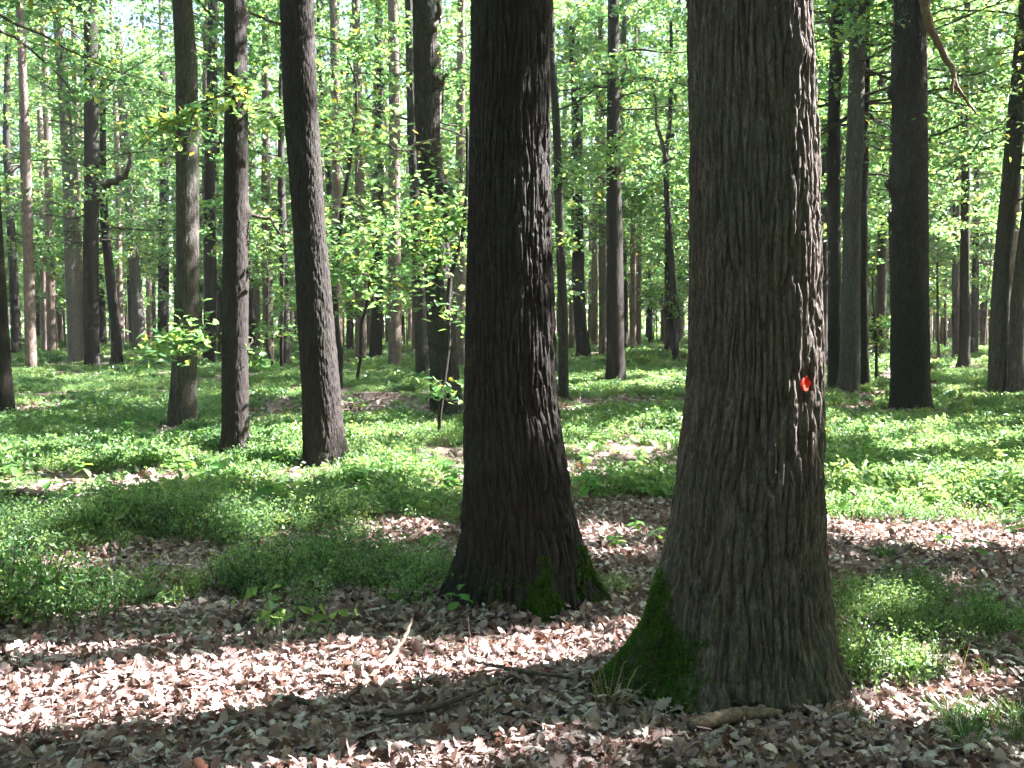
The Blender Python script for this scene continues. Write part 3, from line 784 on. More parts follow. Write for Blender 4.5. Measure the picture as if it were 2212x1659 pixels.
mid_tree('big grey-brown crooked oak with a bulge and a torn-off limb, left of the middle oak',
         [(893, 963, 70), (800, 960, 62), (650, 950, 58), (520, 942, 58), (430, 938, 62), (390, 934, 60), (330, 925, 52), (200, 921, 54), (0, 917, 50)], depth_of(900, .25), 18, 32, M_BARK_MID, 150, 300, mk(MIDC, z0=7.5), amp=.022, cw=.035, ch=.2,
         knots=((-5, 3.75, .12, .14), (0, 5.6, .10, .12), (0, 2.6, .05, .12)),
         sprays=(dict(pts=[(955, 430), (900, 470), (820, 500), (740, 530)], Y=[16.8, 15.0, 14.0, 13.6], n=850, rad=110, twigs=30, thick=.03),
                 dict(pts=[(950, 560), (880, 600), (800, 600), (740, 570)], Y=[16.8, 15.5, 14.5, 14.0], n=650, rad=100, twigs=26, thick=.025),
                 dict(pts=[(940, 300), (860, 330), (780, 280), (720, 200)], Y=[16.8, 15.0, 14.2, 13.8], n=650, rad=110, twigs=26, thick=.025, yel=.08),
                 dict(pts=[(943, 190), (960, 165), (990, 145)], Y=16.9, n=70, rad=40, twigs=8, thick=.045, name='limb'),
                 dict(pts=[(932, 65), (945, 40), (958, -20)], Y=16.9, n=1, rad=10, twigs=2, thick=.10, name='torn_limb'),
                 dict(pts=[(958, 400), (975, 420), (995, 405), (1000, 370)], Y=16.9, n=100, rad=60, twigs=10, thick=.045, name='limb')))
mid_tree('straight dark trunk seen through leaves in the gap left of the crooked oak',
         [(773, 812, 28), (600, 815, 24), (400, 818, 22), (200, 820, 20), (0, 818, 16)], depth_of(777, .25), 18, 33, M_BARK_DARK, 48, 110, mk(LOWC, z0=4.4, leaf=.165), amp=.014, cw=.05)
# between and right of the great oaks
mid_tree('slim dark trunk directly right of the middle oak',
         [(862, 1217, 24), (700, 1216, 22), (500, 1210, 20), (300, 1203, 18), (100, 1192, 16), (0, 1188, 15)], depth_of(866, .12), 15, 34, M_BARK_MID, 56, 130, mk(LOWC, z0=5.6, nb=22), amp=.008, cw=.035,
         sprays=(dict(pts=[(1205, 540), (1210, 520), (1212, 500)], Y=20, n=40, rad=26, twigs=6), dict(pts=[(1205, 400), (1225, 380), (1235, 370)], Y=20, n=110, rad=45, twigs=10)))
mid_tree('dark curving trunk with a bowed foot, second trunk right of the middle oak',
         [(768, 1262, 34), (700, 1254, 28), (600, 1249, 28), (500, 1248, 27), (350, 1245, 25), (250, 1248, 24), (180, 1243, 22), (100, 1236, 18), (0, 1232, 12)], depth_of(771, .25), 15, 35, M_BARK_DARK, 56, 130, mk(LOWC, z0=6.5, leaf=.165), amp=.014, cw=.05)
mid_tree('straight dark oak with a flared foot midway between the two great oaks',
         [(815, 1331, 46), (750, 1330, 40), (600, 1328, 38), (400, 1326, 33), (200, 1325, 28), (0, 1325, 24)], depth_of(822, .25), 18, 36, M_BARK_DARK, 72, 150, mk(LOWC, z0=7, leaf=.155), amp=.013, cw=.045,
         sprays=(dict(pts=[(1325, 330), (1300, 350), (1260, 380), (1215, 400)], Y=[27.5, 26.5, 26, 25.5], n=420, rad=55, twigs=24, leaf=.165),
                 dict(pts=[(1325, 300), (1340, 320), (1370, 350)], Y=[27.5, 26.8, 26.3], n=260, rad=48, twigs=18, leaf=.165),
                 dict(pts=[(1318, 260), (1295, 225), (1280, 190)], Y=27.8, n=60, rad=40, twigs=8, thick=.07, name='limb', leaf=.165),
                 dict(pts=[(1334, 225), (1348, 180), (1355, 100)], Y=27.8, n=60, rad=40, twigs=8, thick=.07, name='limb', leaf=.14)))
mid_tree('reddish trunk half hidden behind the straight oak, on its left',
         [(766, 1303, 18), (600, 1302, 17), (400, 1300, 16), (0, 1298, 12)], depth_of(770, .2), 20, 37, M_BARK_PINE, 40, 80, mk(LOWC, z0=12, nb=20, leaf=.15), amp=.012, cw=.06, name='pine_tree')
mid_tree('dark forked young tree left of the right oak, splitting into two stems',
         [(783, 1460, 17), (700, 1457, 14), (600, 1452, 15), (450, 1442, 13), (340, 1437, 12), (280, 1446, 9), (150, 1451, 8), (0, 1448, 6)], depth_of(786, .1), 13, 38, M_BARK_DARK, 28, 80, mk(LOWC, z0=7.5, z1=12, nb=16, Lmax=2.5, leaf=.15), amp=.006, cw=.05,
         sprays=(dict(pts=[(1437, 345), (1425, 290), (1415, 215), (1400, 130)], Y=36, n=80, rad=50, twigs=10, thick=.09, name='limb', leaf=.15),
                 dict(pts=[(1440, 350), (1455, 340), (1465, 330)], Y=36, n=10, rad=20, twigs=4, thick=.05, name='limb', leaf=.15)))
mid_tree('dark trunk close behind the right oak, first of three close together',
         [(842, 1802, 28), (600, 1803, 27), (400, 1800, 28), (200, 1803, 26), (0, 1811, 28)], depth_of(847, .2), 18, 39, M_BARK_DARK, 56, 120, mk(LOWC, z0=5, leaf=.14), amp=.012, cw=.045, knots=((180, 4.5, .06, .1), (0, 7.2, .06, .1)))
mid_tree('greenish brown bent trunk, middle of three close together right of the right oak',
         [(848, 1833, 48), (750, 1838, 40), (600, 1838, 38), (450, 1840, 36), (300, 1848, 36), (150, 1851, 34), (0, 1853, 34)], depth_of(853, .25), 18, 40, M_BARK_GREY, 80, 150, mk(LOWC, z0=6, leaf=.14), amp=.012, cw=.045, knots=((0, 5.4, .08, .12), (180, 3.9, .06, .1)))
mid_tree('dark trunk with bent foot half hidden behind the greenish bent trunk',
         [(838, 1869, 22), (760, 1866, 20), (600, 1864, 20), (400, 1866, 19), (200, 1870, 18), (0, 1872, 16)], depth_of(842, .2), 16, 41, M_BARK_DARK, 48, 110, mk(LOWC, z0=5, leaf=.14), amp=.012, cw=.045)
oak24 = mid_tree('thick dark straight oak standing in bilberry, third great trunk, right side',
         [(885, 1966, 90), (800, 1967, 84), (600, 1967, 80), (400, 1965, 76), (200, 1964, 75), (0, 1966, 68)], Y24, 18, 42, M_BARK_DARK, 170, 300, mk(MIDC, z0=8.2), amp=.026, cw=.032, ch=.18,
         knots=((180, 5.6, .10, .12), (180, 4.0, .14, .14), (180, 3.4, .10, .12)),
         sprays=(dict(pts=[(1995, 300), (2030, 290), (2070, 270), (2100, 255)], Y=[17.9, 17.6, 17.4, 17.2], n=200, rad=70, twigs=16, thick=.03),
                 dict(pts=[(1932, 60), (1880, 40), (1850, 70)], Y=17.6, n=160, rad=60, twigs=12, thick=.03)))
mid_tree('dark trunk close behind the thick straight oak, peeking out on its left',
         [(790, 1934, 22), (600, 1932, 20), (450, 1930, 20), (0, 1936, 18)], depth_of(800, .2), 15, 43, M_BARK_DARK, 40, 90, mk(LOWC, z0=5.5, leaf=.155), amp=.012, cw=.05)
mid_tree('dark slender trunk with pale sunlit foot in the gap right of the thick straight oak',
         [(793, 2081, 24), (700, 2084, 22), (600, 2084, 20), (400, 2086, 18), (250, 2083, 16), (0, 2090, 13)], depth_of(797, .2), 17, 44, M_BARK_DARK, 48, 110, mk(LOWC, z0=4.4, leaf=.155), amp=.012, cw=.05)
mid_tree('thin dark trunk close left of the slender one with sunlit foot',
         [(772, 2066, 16), (600, 2064, 14), (300, 2066, 12), (0, 2064, 10)], depth_of(776, .15), 17, 45, M_BARK_DARK, 40, 90, mk(LOWC, z0=5, leaf=.14, nb=26), amp=.010, cw=.05)
mid_tree('blue-grey trunk leaning right at the right edge, left stem of a pair',
         [(843, 2158, 44), (700, 2160, 42), (560, 2166, 36), (400, 2182, 36), (250, 2196, 36), (100, 2208, 32), (0, 2218, 30)], depth_of(848, .25), 17, 46, M_BARK_GREY, 80, 150, mk(LOWC, z0=4.2, leaf=.14), amp=.012, cw=.045)
mid_tree('blue-grey stem at the right edge, right stem of a pair',
         [(845, 2196, 36), (750, 2196, 34), (650, 2198, 30), (580, 2206, 28), (450, 2222, 26), (250, 2240, 24), (0, 2262, 20)], depth_of(851, .2), 14, 47, M_BARK_GREY, 64, 130, mk(LOWC, z0=5, leaf=.12, nb=20), amp=.010, cw=.045)

# bare orange-brown branch that hangs from the thick straight oak
def tube_obj(name, pts, radii, mat, parent=None, base=(0, 0, 0), n=40, S=10, seed=0, wob=0.006, bumps=.12):
    rg = np.random.default_rng(seed)
    pts = np.asarray(pts, float)
    d = np.concatenate([[0], np.cumsum(np.linalg.norm(np.diff(pts, axis=0), axis=1))]); t = np.linspace(0, d[-1], n)
    P = np.stack([np.interp(t, d, pts[:, k]) for k in range(3)], -1)
    for _ in range(2): P[1:-1] = (P[:-2] + 2 * P[1:-1] + P[2:]) / 4
    P += rg.normal(size=P.shape) * wob
    r = np.interp(t / d[-1], np.linspace(0, 1, len(radii)), radii) * (1 + bumps * rg.normal(size=n).clip(-1.5, 1.5) * .5)
    r[-1] *= .35; r[0] *= .85
    V, F = tubes(P[None], r[None], S)
    caps = [np.arange(S)[None, ::-1], (np.arange(S) + (n - 1) * S)[None]]
    return link(name, make_mesh(name, V - np.asarray(base), [F] + caps, mat, smooth=True), parent)
bb = np.array(oak24[0].location)
hp = [(1985, -60), (1996, 0), (2008, 60), (2040, 120), (2060, 150), (2062, 180), (2085, 215), (2112, 248)]
hang = tube_obj('hanging_branch', [at_depth(x, y, Y24 - .3 - .12 * k)[0] for k, (x, y) in enumerate(hp)], [.085, .08, .075, .068, .055, .045, .03, .012], M_ORANGE, oak24[0], bb, seed=4)
tube_obj('side_twig', [at_depth(2061, 170, Y24 - .95)[0], at_depth(2056, 190, Y24 - 1.0)[0], at_depth(2060, 204, Y24 - 1.05)[0]], [.035, .022, .008], M_ORANGE, hang, bb, n=8, S=6, seed=6)
hang['label'] = 'bare orange-brown dead branch hanging down'

# ---- thin understorey saplings one can tell apart
def sapling(label, rows, Y, H, seed, sprays, group=None, name='sapling'):
    path = px_path(rows, Y, H, seed, top_frac=.3)
    zt = min(at_depth(CX, -20, Y)[0][2], H - .3)
    return add_tree(name, label, path, seed, M_BARK_DARK, 14, np.linspace(-.08, H - .1, 60), None, (), .04, .2, .003, group, (), sprays, cat='sapling')
sapling('thin bent leafy sapling in front of the crooked oak, left of the middle oak',
        [(955, 948, 9), (900, 950, 9), (800, 962, 11), (740, 970, 10), (650, 968, 10), (600, 972, 10), (560, 985, 11), (520, 998, 10), (400, 1010, 8)], 13.2, 4.2, 61,
        (dict(pts=[(970, 600), (950, 570), (920, 560)], Y=13.1, n=110, rad=55, twigs=12, thick=.01), dict(pts=[(968, 700), (985, 680), (1000, 670)], Y=13.1, n=70, rad=45, twigs=10, thick=.01),
         dict(pts=[(960, 820), (950, 850), (970, 870)], Y=13, n=60, rad=40, twigs=9, thick=.008), dict(pts=[(985, 560), (960, 500), (930, 460)], Y=13.2, n=220, rad=70, twigs=16, thick=.01, yel=.1),
         dict(pts=[(990, 540), (1000, 480), (985, 420)], Y=13.2, n=120, rad=45, twigs=12, thick=.01)))
sapling('thin curved bare-stemmed sapling in the gap right of the leaning dark oak',
        [(826, 770, 8), (780, 778, 7), (700, 780, 7), (670, 790, 7), (600, 800, 6)], depth_of(828), 4.0, 62, (dict(pts=[(780, 690), (760, 670), (745, 650)], Y=27, n=110, rad=50, twigs=12, leaf=.155), dict(pts=[(795, 640), (820, 620), (850, 640)], Y=27, n=150, rad=60, twigs=12, leaf=.13)))
sapling('thin crooked stem directly right of the leaning dark oak',
        [(835, 734, 12), (760, 736, 12), (700, 726, 13), (600, 722, 13), (480, 735, 12), (380, 752, 10), (300, 760, 8)], depth_of(838), 8, 63, (dict(pts=[(745, 420), (775, 440), (800, 480)], Y=26, n=90, rad=50, twigs=10, leaf=.13, thick=.06), dict(pts=[(750, 390), (720, 330), (735, 260)], Y=26, n=160, rad=70, twigs=14, leaf=.155),))
sapling('thin straight sapling with flat leaf tier, right of the slim dark oak',
        [(800, 608, 8), (760, 608, 8), (650, 610, 7), (540, 612, 6)], depth_of(802), 5, 64, (dict(pts=[(608, 715), (640, 705), (660, 715)], Y=29, n=130, rad=45, twigs=12, leaf=.155), dict(pts=[(608, 720), (580, 705), (565, 712)], Y=29, n=130, rad=45, twigs=12, leaf=.155), dict(pts=[(610, 600), (590, 560), (620, 520)], Y=29, n=220, rad=70, twigs=14, leaf=.13)))
sapling('thin bent sapling with crooked foot, next to the straight sapling with flat leaf tier',
        [(803, 590, 7), (780, 587, 7), (755, 578, 7), (700, 576, 6), (600, 580, 5)], depth_of(805), 4.2, 65, (dict(pts=[(577, 660), (600, 640), (620, 650)], Y=29, n=160, rad=55, twigs=12, leaf=.155), dict(pts=[(577, 620), (560, 580), (575, 540)], Y=29, n=160, rad=60, twigs=12, leaf=.13)))
sapling('leafy young shrub between the greenish bent trunk and the thick straight oak',
        [(800, 1893, 7), (740, 1893, 6), (690, 1890, 5), (640, 1885, 4)], 25.0, 2.8, 66, (dict(pts=[(1893, 740), (1870, 700), (1850, 690)], Y=25, n=140, rad=40, twigs=12, leaf=.14), dict(pts=[(1893, 730), (1915, 700), (1930, 705)], Y=25, n=140, rad=40, twigs=12, leaf=.14), dict(pts=[(1893, 760), (1910, 745), (1925, 740)], Y=25, n=90, rad=34, twigs=10, leaf=.12)))
sapling('thin stem with a leaning dead pole, left of the right oak',
        [(785, 1463, 7), (650, 1450, 6), (520, 1441, 5), (420, 1436, 4)], 36.5, 7, 67, (dict(pts=[(1445, 640), (1425, 620), (1405, 630)], Y=36, n=140, rad=45, twigs=10, leaf=.15), dict(pts=[(1450, 690), (1470, 670), (1480, 640)], Y=36, n=140, rad=45, twigs=10, leaf=.15), dict(pts=[(1436, 480), (1410, 470), (1390, 500)], Y=36, n=160, rad=55, twigs=10, leaf=.15)))

# ---- shared trees: beyond, beside and behind
def shared_tree(kind, seed):
    rng = np.random.default_rng(seed)
    if kind == 'pine':
        H = 21 + 3 * rng.random(); r = .15 + .05 * rng.random(); mat = M_BARK_PINE
        c = dict(z0=12, z1=H - .5, nb=26, Lmin=1.0, Lmax=2.4, ntw=8, nlf=15, leaf=.15, elev=(-10, 35))
    elif kind == 'oak':
        H = 16 + 3 * rng.random(); r = .15 + .06 * rng.random(); mat = M_BARK_DARK if seed % 2 else M_BARK_MID
        c = dict(z0=4.3 + rng.random(), z1=H - .5, nb=48, Lmin=1.3, Lmax=4.0, ntw=9, nlf=17, leaf=.19, elev=(-5, 40), hp=1.5)
    elif kind == 'canopy':
        H = 19; r = .24; mat = M_BARK_MID
        c = dict(z0=6.5, z1=H - .5, nb=44, Lmin=2.2, Lmax=5.0, ntw=8, nlf=10, leaf=.21, elev=(5, 45))
    else:
        H = 6.5 + 2.5 * rng.random(); r = .045 + .02 * rng.random(); mat = M_TWIG
        c = dict(z0=2.3, z1=H - .3, nb=36, Lmin=.7, Lmax=2.3, ntw=8, nlf=16, leaf=.165, elev=(0, 35))
    zz = np.linspace(-.15, H, 12)
    path = np.stack([zz, .18 * np.sin(zz * .35 + seed) * zz / H * (2 if kind != 'pine' else .6), .18 * np.cos(zz * .31 + seed) * zz / H, r * (1.12 - .8 * np.clip(zz, 0, H) / H)], -1)
    path[0, 1:3] = 0
    lob = tuple((rng.random() * 360, r * .25, .5, .12) for _ in range(4))
    nth = 18 if kind != 'sapling' else 8
    tm, _, _ = trunk_mesh(path, seed, nth, np.linspace(-.12, H - .2, 70), mat, lob, .06, .25, .014 if kind != 'sapling' else .003)
    c['cull'] = False
    (BV, BF), lv = crown(path, rng, **c)
    bm = make_mesh('branches', BV, BF, M_TWIG, smooth=True)
    fm = foliage_mesh('crown', lv, np.zeros(3), rng)
    return tm, bm, fm

def place_shared(name, meshes, x, y, rz, s, label, group, cat='tree'):
    root = bpy.data.objects.new(name, None); col.objects.link(root)
    root.location = (x, y, float(ground_z(x, y))); root.rotation_euler = (0, 0, rz); root.scale = (s, s, s)
    tag(root, label, cat, group)
    link('trunk', meshes[0], root)
    b = link('branches', meshes[1], root); b['kind'] = 'stuff'
    c = link('crown', meshes[2], root); c['kind'] = 'stuff'
    return root

KIT = {'pine': [shared_tree('pine', 201 + k) for k in range(3)], 'oak': [shared_tree('oak', 211 + k) for k in range(4)],
       'sapling': [shared_tree('sapling', 221 + k) for k in range(4)]}
def zone(px):
    if px < 370: return 'at far left'
    if px < 640: return 'behind the slim oaks on the left'
    if px < 1000: return 'in the gap left of the middle oak'
    if px < 1500: return 'in the gap between the two great oaks'
    return 'beyond the right oak'
rngf = np.random.default_rng(404)
far = []
def ok_far(x, y, dmin):
    return all((x - a) ** 2 + (y - b) ** 2 > dmin ** 2 for a, b, _ in TREES)
MAIN_PX = [(float(to_px(np.array([a, b, 1.6]))[0]), b) for a, b, _ in TREES[:30]]
def scatter_far(n, kind, y0, y1, dmin):
    k = tries = 0
    while k < n and tries < n * 40:
        tries += 1
        y = math.sqrt(y0 ** 2 + (y1 ** 2 - y0 ** 2) * rngf.random())
        x = (rngf.random() * 2 - 1) * 0.60 * y
        if not ok_far(x, y, dmin): continue
        px, _ = to_px(np.array([x, y, 1.6]))
        if any(y < ty + 1 and abs(float(px) - tpx) < (95 if kind == 'sapling' else 60 if kind == 'oak' else 28) for tpx, ty in MAIN_PX): continue
        ks = KIT[kind]; me = ks[int(rngf.integers(len(ks)))]
        nm = {'pine': 'pine_tree', 'oak': 'oak_tree', 'sapling': 'sapling'}[kind]
        z = zone(float(px))
        lab = {'pine': 'straight reddish pine trunk far back ' + z, 'oak': 'slender dark trunk of a far oak ' + z, 'sapling': 'leafy young understorey tree ' + z}[kind]
        place_shared(nm, me, x, y, rngf.random() * 6.28, .85 + .35 * rngf.random(), lab, {'pine': 'far pines ', 'oak': 'far oaks ', 'sapling': 'understorey trees '}[kind] + z, 'tree' if kind != 'sapling' else 'sapling')
        TREES.append((x, y, .15)); k += 1
place_shared('oak_tree', KIT['oak'][1], 4.6, 43, 1.0, 1.1, 'slender far oak filling the sky gap right of the straight oak', None)
TREES.append((4.6, 43, .2))
place_shared('oak_tree', KIT['oak'][2], 7.4, 47, 2.0, 1.15, 'slender far oak seen just left of the top of the right oak', None)
TREES.append((7.4, 47, .2))
scatter_far(105, 'oak', 33, 95, 1.6)
scatter_far(36, 'pine', 29, 52, 1.8)
scatter_far(150, 'pine', 38, 100, 1.1)
scatter_far(95, 'sapling', 27, 85, 1.1)

# trees beside and behind the camera: they close the canopy and shade the place
def canopy_tree(x, y, seed):
    rng = np.random.default_rng(seed)
    H = 18 + rng.random() * 2
    zz = np.linspace(-.15, H, 10)
    path = np.stack([zz, x + .2 * np.sin(zz * .3 + seed) * zz / H, y + .2 * np.cos(zz * .3 + seed) * zz / H, .25 * (1.1 - .75 * np.clip(zz, 0, H) / H)], -1)
    add_tree('oak_tree', 'tall oak standing outside the picture to the right', path, seed, M_BARK_MID, 20, np.linspace(-.1, H - .2, 50),
             dict(z0=6.0, z1=H - .5, nb=48, Lmin=2.4, Lmax=5.2, ntw=8, nlf=19, leaf=.24, elev=(5, 45)), (), .06, .25, .014, 'oaks outside the picture on the right')
cs = 700
for (x, y) in [(6.5, 2.0), (8.8, 4.9), (11.5, 2.6), (12.0, 9.5), (13.5, 14.5), (16.5, 5.5), (17.5, 9.0), (19, 16), (22.5, 8), (23, 13.5), (17, 21), (24, 20), (7.5, -2.5), (13, -2.5), (21, 1.5), (28, 17), (28.5, 24), (22, 27), (27.5, 10), (10.2, 12.3), (15.5, 18.2), (9.5, 8.6)]:
    canopy_tree(x, y, cs); cs += 1
# ---- the wood goes on as one mass
def distant_wood():
    rng = np.random.default_rng(77)
    n = 38000
    ang = np.radians(90 + (rng.random(n) - .5) * 100); d = 88 + 34 * rng.random(n)
    zc = .3 + 20 * rng.random(n) ** 1.25
    C = np.stack([d * np.cos(ang), d * np.sin(ang), zc], -1)
    cl = vnoise(ang * 40 + 90, zc * .5 + d * .1, 3)
    C = C[cl > .35]
    N = rng.normal(size=C.shape) * .7; N[:, 2] += .8; N = norm(N)
    a2 = np.radians(90 + (rng.random(14000) - .5) * 100); d2 = 96 + 30 * rng.random(14000)
    C = np.vstack([C, np.stack([d2 * np.cos(a2), d2 * np.sin(a2), 5.5 * rng.random(14000) ** 1.3], -1)])
    N = rng.normal(size=C.shape) * .7; N[:, 2] += .8; N = norm(N)
    V, F = kite_leaves(C, N, np.where(np.arange(len(C)) < len(C) - 14000, .42, .6) * (0.6 + .8 * rng.random(len(C))), rng, .8)
    tint = np.repeat(np.clip(.45 + .22 * rng.normal(size=len(C)), 0, .9), 4)
    m = 150
    a = np.radians(90 + (rng.random(m) - .5) * 100); dd = 90 + 30 * rng.random(m)
    P = np.stack([np.stack([dd * np.cos(a), dd * np.sin(a), np.full(m, z)], -1) for z in (-.2, 7, 14, 20)], 1)
    P[:, 1:, :2] += rng.normal(size=(m, 3, 2)) * .2
    TV, TF = tubes(P, (.12 + .12 * rng.random((m, 1))) * np.array([[1.1, .9, .7, .4]]), 6)
    me = make_mesh('distant_wood', np.vstack([V, TV]), [F, TF + len(V)], [M_LEAF, M_BARK_PINE], tint=np.concatenate([tint, np.zeros(len(TV))]), mat_index=np.concatenate([np.zeros(len(F)), np.ones(len(TF))]))
    o = link('distant_wood', me)
    tag(o, 'far-off wood closing the view behind all the trunks', 'wood', None, 'stuff')
distant_wood()

# ------------------------------------------------------------------ instanced ground cover
def gn_scatter(name, P, R, S, I, protos, label, cat):
    """one object: instances of the proto meshes on points"""
    pm = bpy.data.meshes.new(name + '_points')
    n = len(P)
    pm.vertices.add(n); pm.vertices.foreach_set('co', np.asarray(P, np.float32).ravel())
    a = pm.attributes.new('rot', 'FLOAT_VECTOR', 'POINT'); a.data.foreach_set('vector', np.asarray(R, np.float32).ravel())
    a = pm.attributes.new('scl', 'FLOAT', 'POINT'); a.data.foreach_set('value', np.asarray(S, np.float32))
    a = pm.attributes.new('idx', 'INT', 'POINT'); a.data.foreach_set('value', np.asarray(I, np.int32))
    o = link(name, pm)
    pc = bpy.data.collections.new(name + '_kinds')
    for k, me in enumerate(protos):
        po = bpy.data.objects.new(f'{name}_kind_{k:02d}', me); pc.objects.link(po)
    ng = bpy.data.node_groups.new(name + '_scatter', 'GeometryNodeTree')
    ng.interface.new_socket('Geometry', in_out='INPUT', socket_type='NodeSocketGeometry')
    ng.interface.new_socket('Geometry', in_out='OUTPUT', socket_type='NodeSocketGeometry')
    N, L = ng.nodes, ng.links
    gi = N.new('NodeGroupInput'); go = N.new('NodeGroupOutput')
    ci = N.new('GeometryNodeCollectionInfo'); ci.inputs['Collection'].default_value = pc
    ci.inputs['Separate Children'].default_value = True; ci.inputs['Reset Children'].default_value = True
    ip = N.new('GeometryNodeInstanceOnPoints'); ip.inputs['Pick Instance'].default_value = True
    def attr(nm, dt):
        a = N.new('GeometryNodeInputNamedAttribute'); a.data_type = dt; a.inputs['Name'].default_value = nm; return a.outputs['Attribute']
    er = N.new('FunctionNodeEulerToRotation'); L.new(attr('rot', 'FLOAT_VECTOR'), er.inputs[0])
    L.new(gi.outputs[0], ip.inputs['Points']); L.new(ci.outputs[0], ip.inputs['Instance'])
    L.new(attr('idx', 'INT'), ip.inputs['Instance Index']); L.new(er.outputs[0], ip.inputs['Rotation']); L.new(attr('scl', 'FLOAT'), ip.inputs['Scale'])
    L.new(ip.outputs[0], go.inputs[0])
    md = o.modifiers.new('scatter', 'NODES'); md.node_group = ng
    tag(o, label, cat, None, 'stuff')
    return o

# -- the same wood goes on all round the viewer, outside the picture
def joined(kit):
    V, F, M, T, off = [], [], [], [], 0
    mats = []
    for me in kit:
        n = len(me.vertices); co = np.empty(n * 3, np.float32); me.vertices.foreach_get('co', co)
        nl = len(me.loops); li = np.empty(nl, np.int32); me.loops.foreach_get('vertex_index', li)
        tt = np.empty(len(me.polygons), np.int32); me.polygons.foreach_get('loop_total', tt)
        st = np.concatenate([[0], np.cumsum(tt)[:-1]])
        for k in (3, 4):
            q = st[tt == k]
            if len(q): F.append(li[q[:, None] + np.arange(k)[None]] + off); M.append(np.full(len(q), len(mats)))
        T.append(np.full(n, .45)) if 'tint' not in me.attributes else None
        if 'tint' in me.attributes:
            tv = np.empty(n, np.float32); me.attributes['tint'].data.foreach_get('value', tv); T.append(tv)
        V.append(co.reshape(-1, 3)); mats.append(me.materials[0]); off += n
    return make_mesh('wood_tree', np.vstack(V), F, mats, tint=np.concatenate(T), mat_index=np.concatenate(M))
WT = [joined(shared_tree('canopy', 231)), joined(KIT['oak'][0]), joined(KIT['oak'][1]), joined(KIT['sapling'][0]), joined(KIT['sapling'][1])]
rb = np.random.default_rng(88)
wp = []
tries = 0
while len(wp) < 330 and tries < 20000:
    tries += 1
    a = 6.2832 * rb.random(); d = 5.0 + 62 * rb.random() ** .75
    x, y = d * math.cos(a), d * math.sin(a) - 1.0
    if (y > 0 and abs(x) < .70 * y + 3.2) or (x > 4 and y > -4 and d < 34) or not ok_far(x, y, 1.8): continue
    k = [0, 1, 2, 3, 4, 3, 4, 1][int(rb.integers(8))]
    if k > 2 and d < 9: k = 1
    wp.append((x, y, k)); TREES.append((x, y, .2))
wp = np.array(wp); m = len(wp)
gn_scatter('surrounding_wood', np.stack([wp[:, 0], wp[:, 1], ground_z(wp[:, 0], wp[:, 1])], -1), np.stack([np.zeros(m), np.zeros(m), rb.random(m) * 6.28], -1), .9 + .25 * rb.random(m), wp[:, 2].astype(int), WT,
           'the same wood going on behind and beside the viewer, outside the picture', 'wood')

# -- bilberry clumps
def bilberry(seed, w, h, nst, nlf, leaf):
    rng = np.random.default_rng(seed)
    a = rng.random(nst) * 6.283; d = w * .5 * np.sqrt(rng.random(nst))
    S = np.stack([d * np.cos(a) * .6, d * np.sin(a) * .6, np.full(nst, -.03)], -1)
    D = norm(np.stack([np.cos(a) * d / w * 1.3, np.sin(a) * d / w * 1.3, np.ones(nst)], -1) + rng.normal(size=(nst, 3)) * .18)
    Ln = h * (.6 + .55 * rng.random(nst)) * (1 - .3 * d / w)
    P = branch_paths(S, D, Ln, rng, 4, rise=np.zeros(nst), wob=.22)
    V1, F1 = tubes(P, np.full((nst, 4), .0022) * np.array([1.2, 1, .8, .5]), 3)
    k = rng.integers(0, nst, nlf); t = .28 + .76 * rng.random(nlf) ** .8
    i = np.clip((t * 3).astype(int), 0, 2); f = np.clip(t * 3 - i, 0, 1.1)[:, None]
    C = P[k, i] * (1 - f) + P[k, i + 1] * f + rng.normal(size=(nlf, 3)) * np.array([1, 1, .6]) * (.018 + .02 * t[:, None])
    N = rng.normal(size=(nlf, 3)) * .85; N[:, 2] += .9; N = norm(N)
    V2, F2 = kite_leaves(C, N, leaf * (.6 + .7 * rng.random(nlf)), rng, .6)
    tint = np.concatenate([np.full(len(V1), .9), np.repeat(np.clip(.45 + .25 * rng.normal(size=nlf), 0, .95), 4)])
    return make_mesh('bilberry', np.vstack([V1, V2]), [F1, F2 + len(V1)], [M_SHRUB, M_TWIG], tint=tint, mat_index=np.concatenate([np.ones(len(F1)), np.zeros(len(F2))]))
BIL_NEAR = [bilberry(300 + k, .36, .24 + .03 * k, 18 + 2 * k, 460, .019 + .003 * k) for k in range(5)] + [bilberry(306, .36, .20, 12, 70, .05), bilberry(307, .30, .28, 9, 46, .065)]
BIL_MID = [bilberry(320 + k, .48, .14 + .03 * k, 18, 330, .026 + .006 * k) for k in range(4)] + [bilberry(326, .5, .17, 14, 70, .07), bilberry(327, .4, .22, 9, 44, .09)]
BIL_FAR = [bilberry(310 + k, .75, .15 + .03 * k, 34, 850, .034 + .007 * k) for k in range(3)] + [bilberry(314, .8, .18, 16, 110, .085), bilberry(315, .6, .24, 10, 70, .11)]

def inside(px, py, blobs):
    m = np.zeros(len(px), bool)
    for cx_, cy_, rx, ry in blobs: m |= ((px - cx_) / rx) ** 2 + ((py - cy_) / ry) ** 2 < 1
    return m
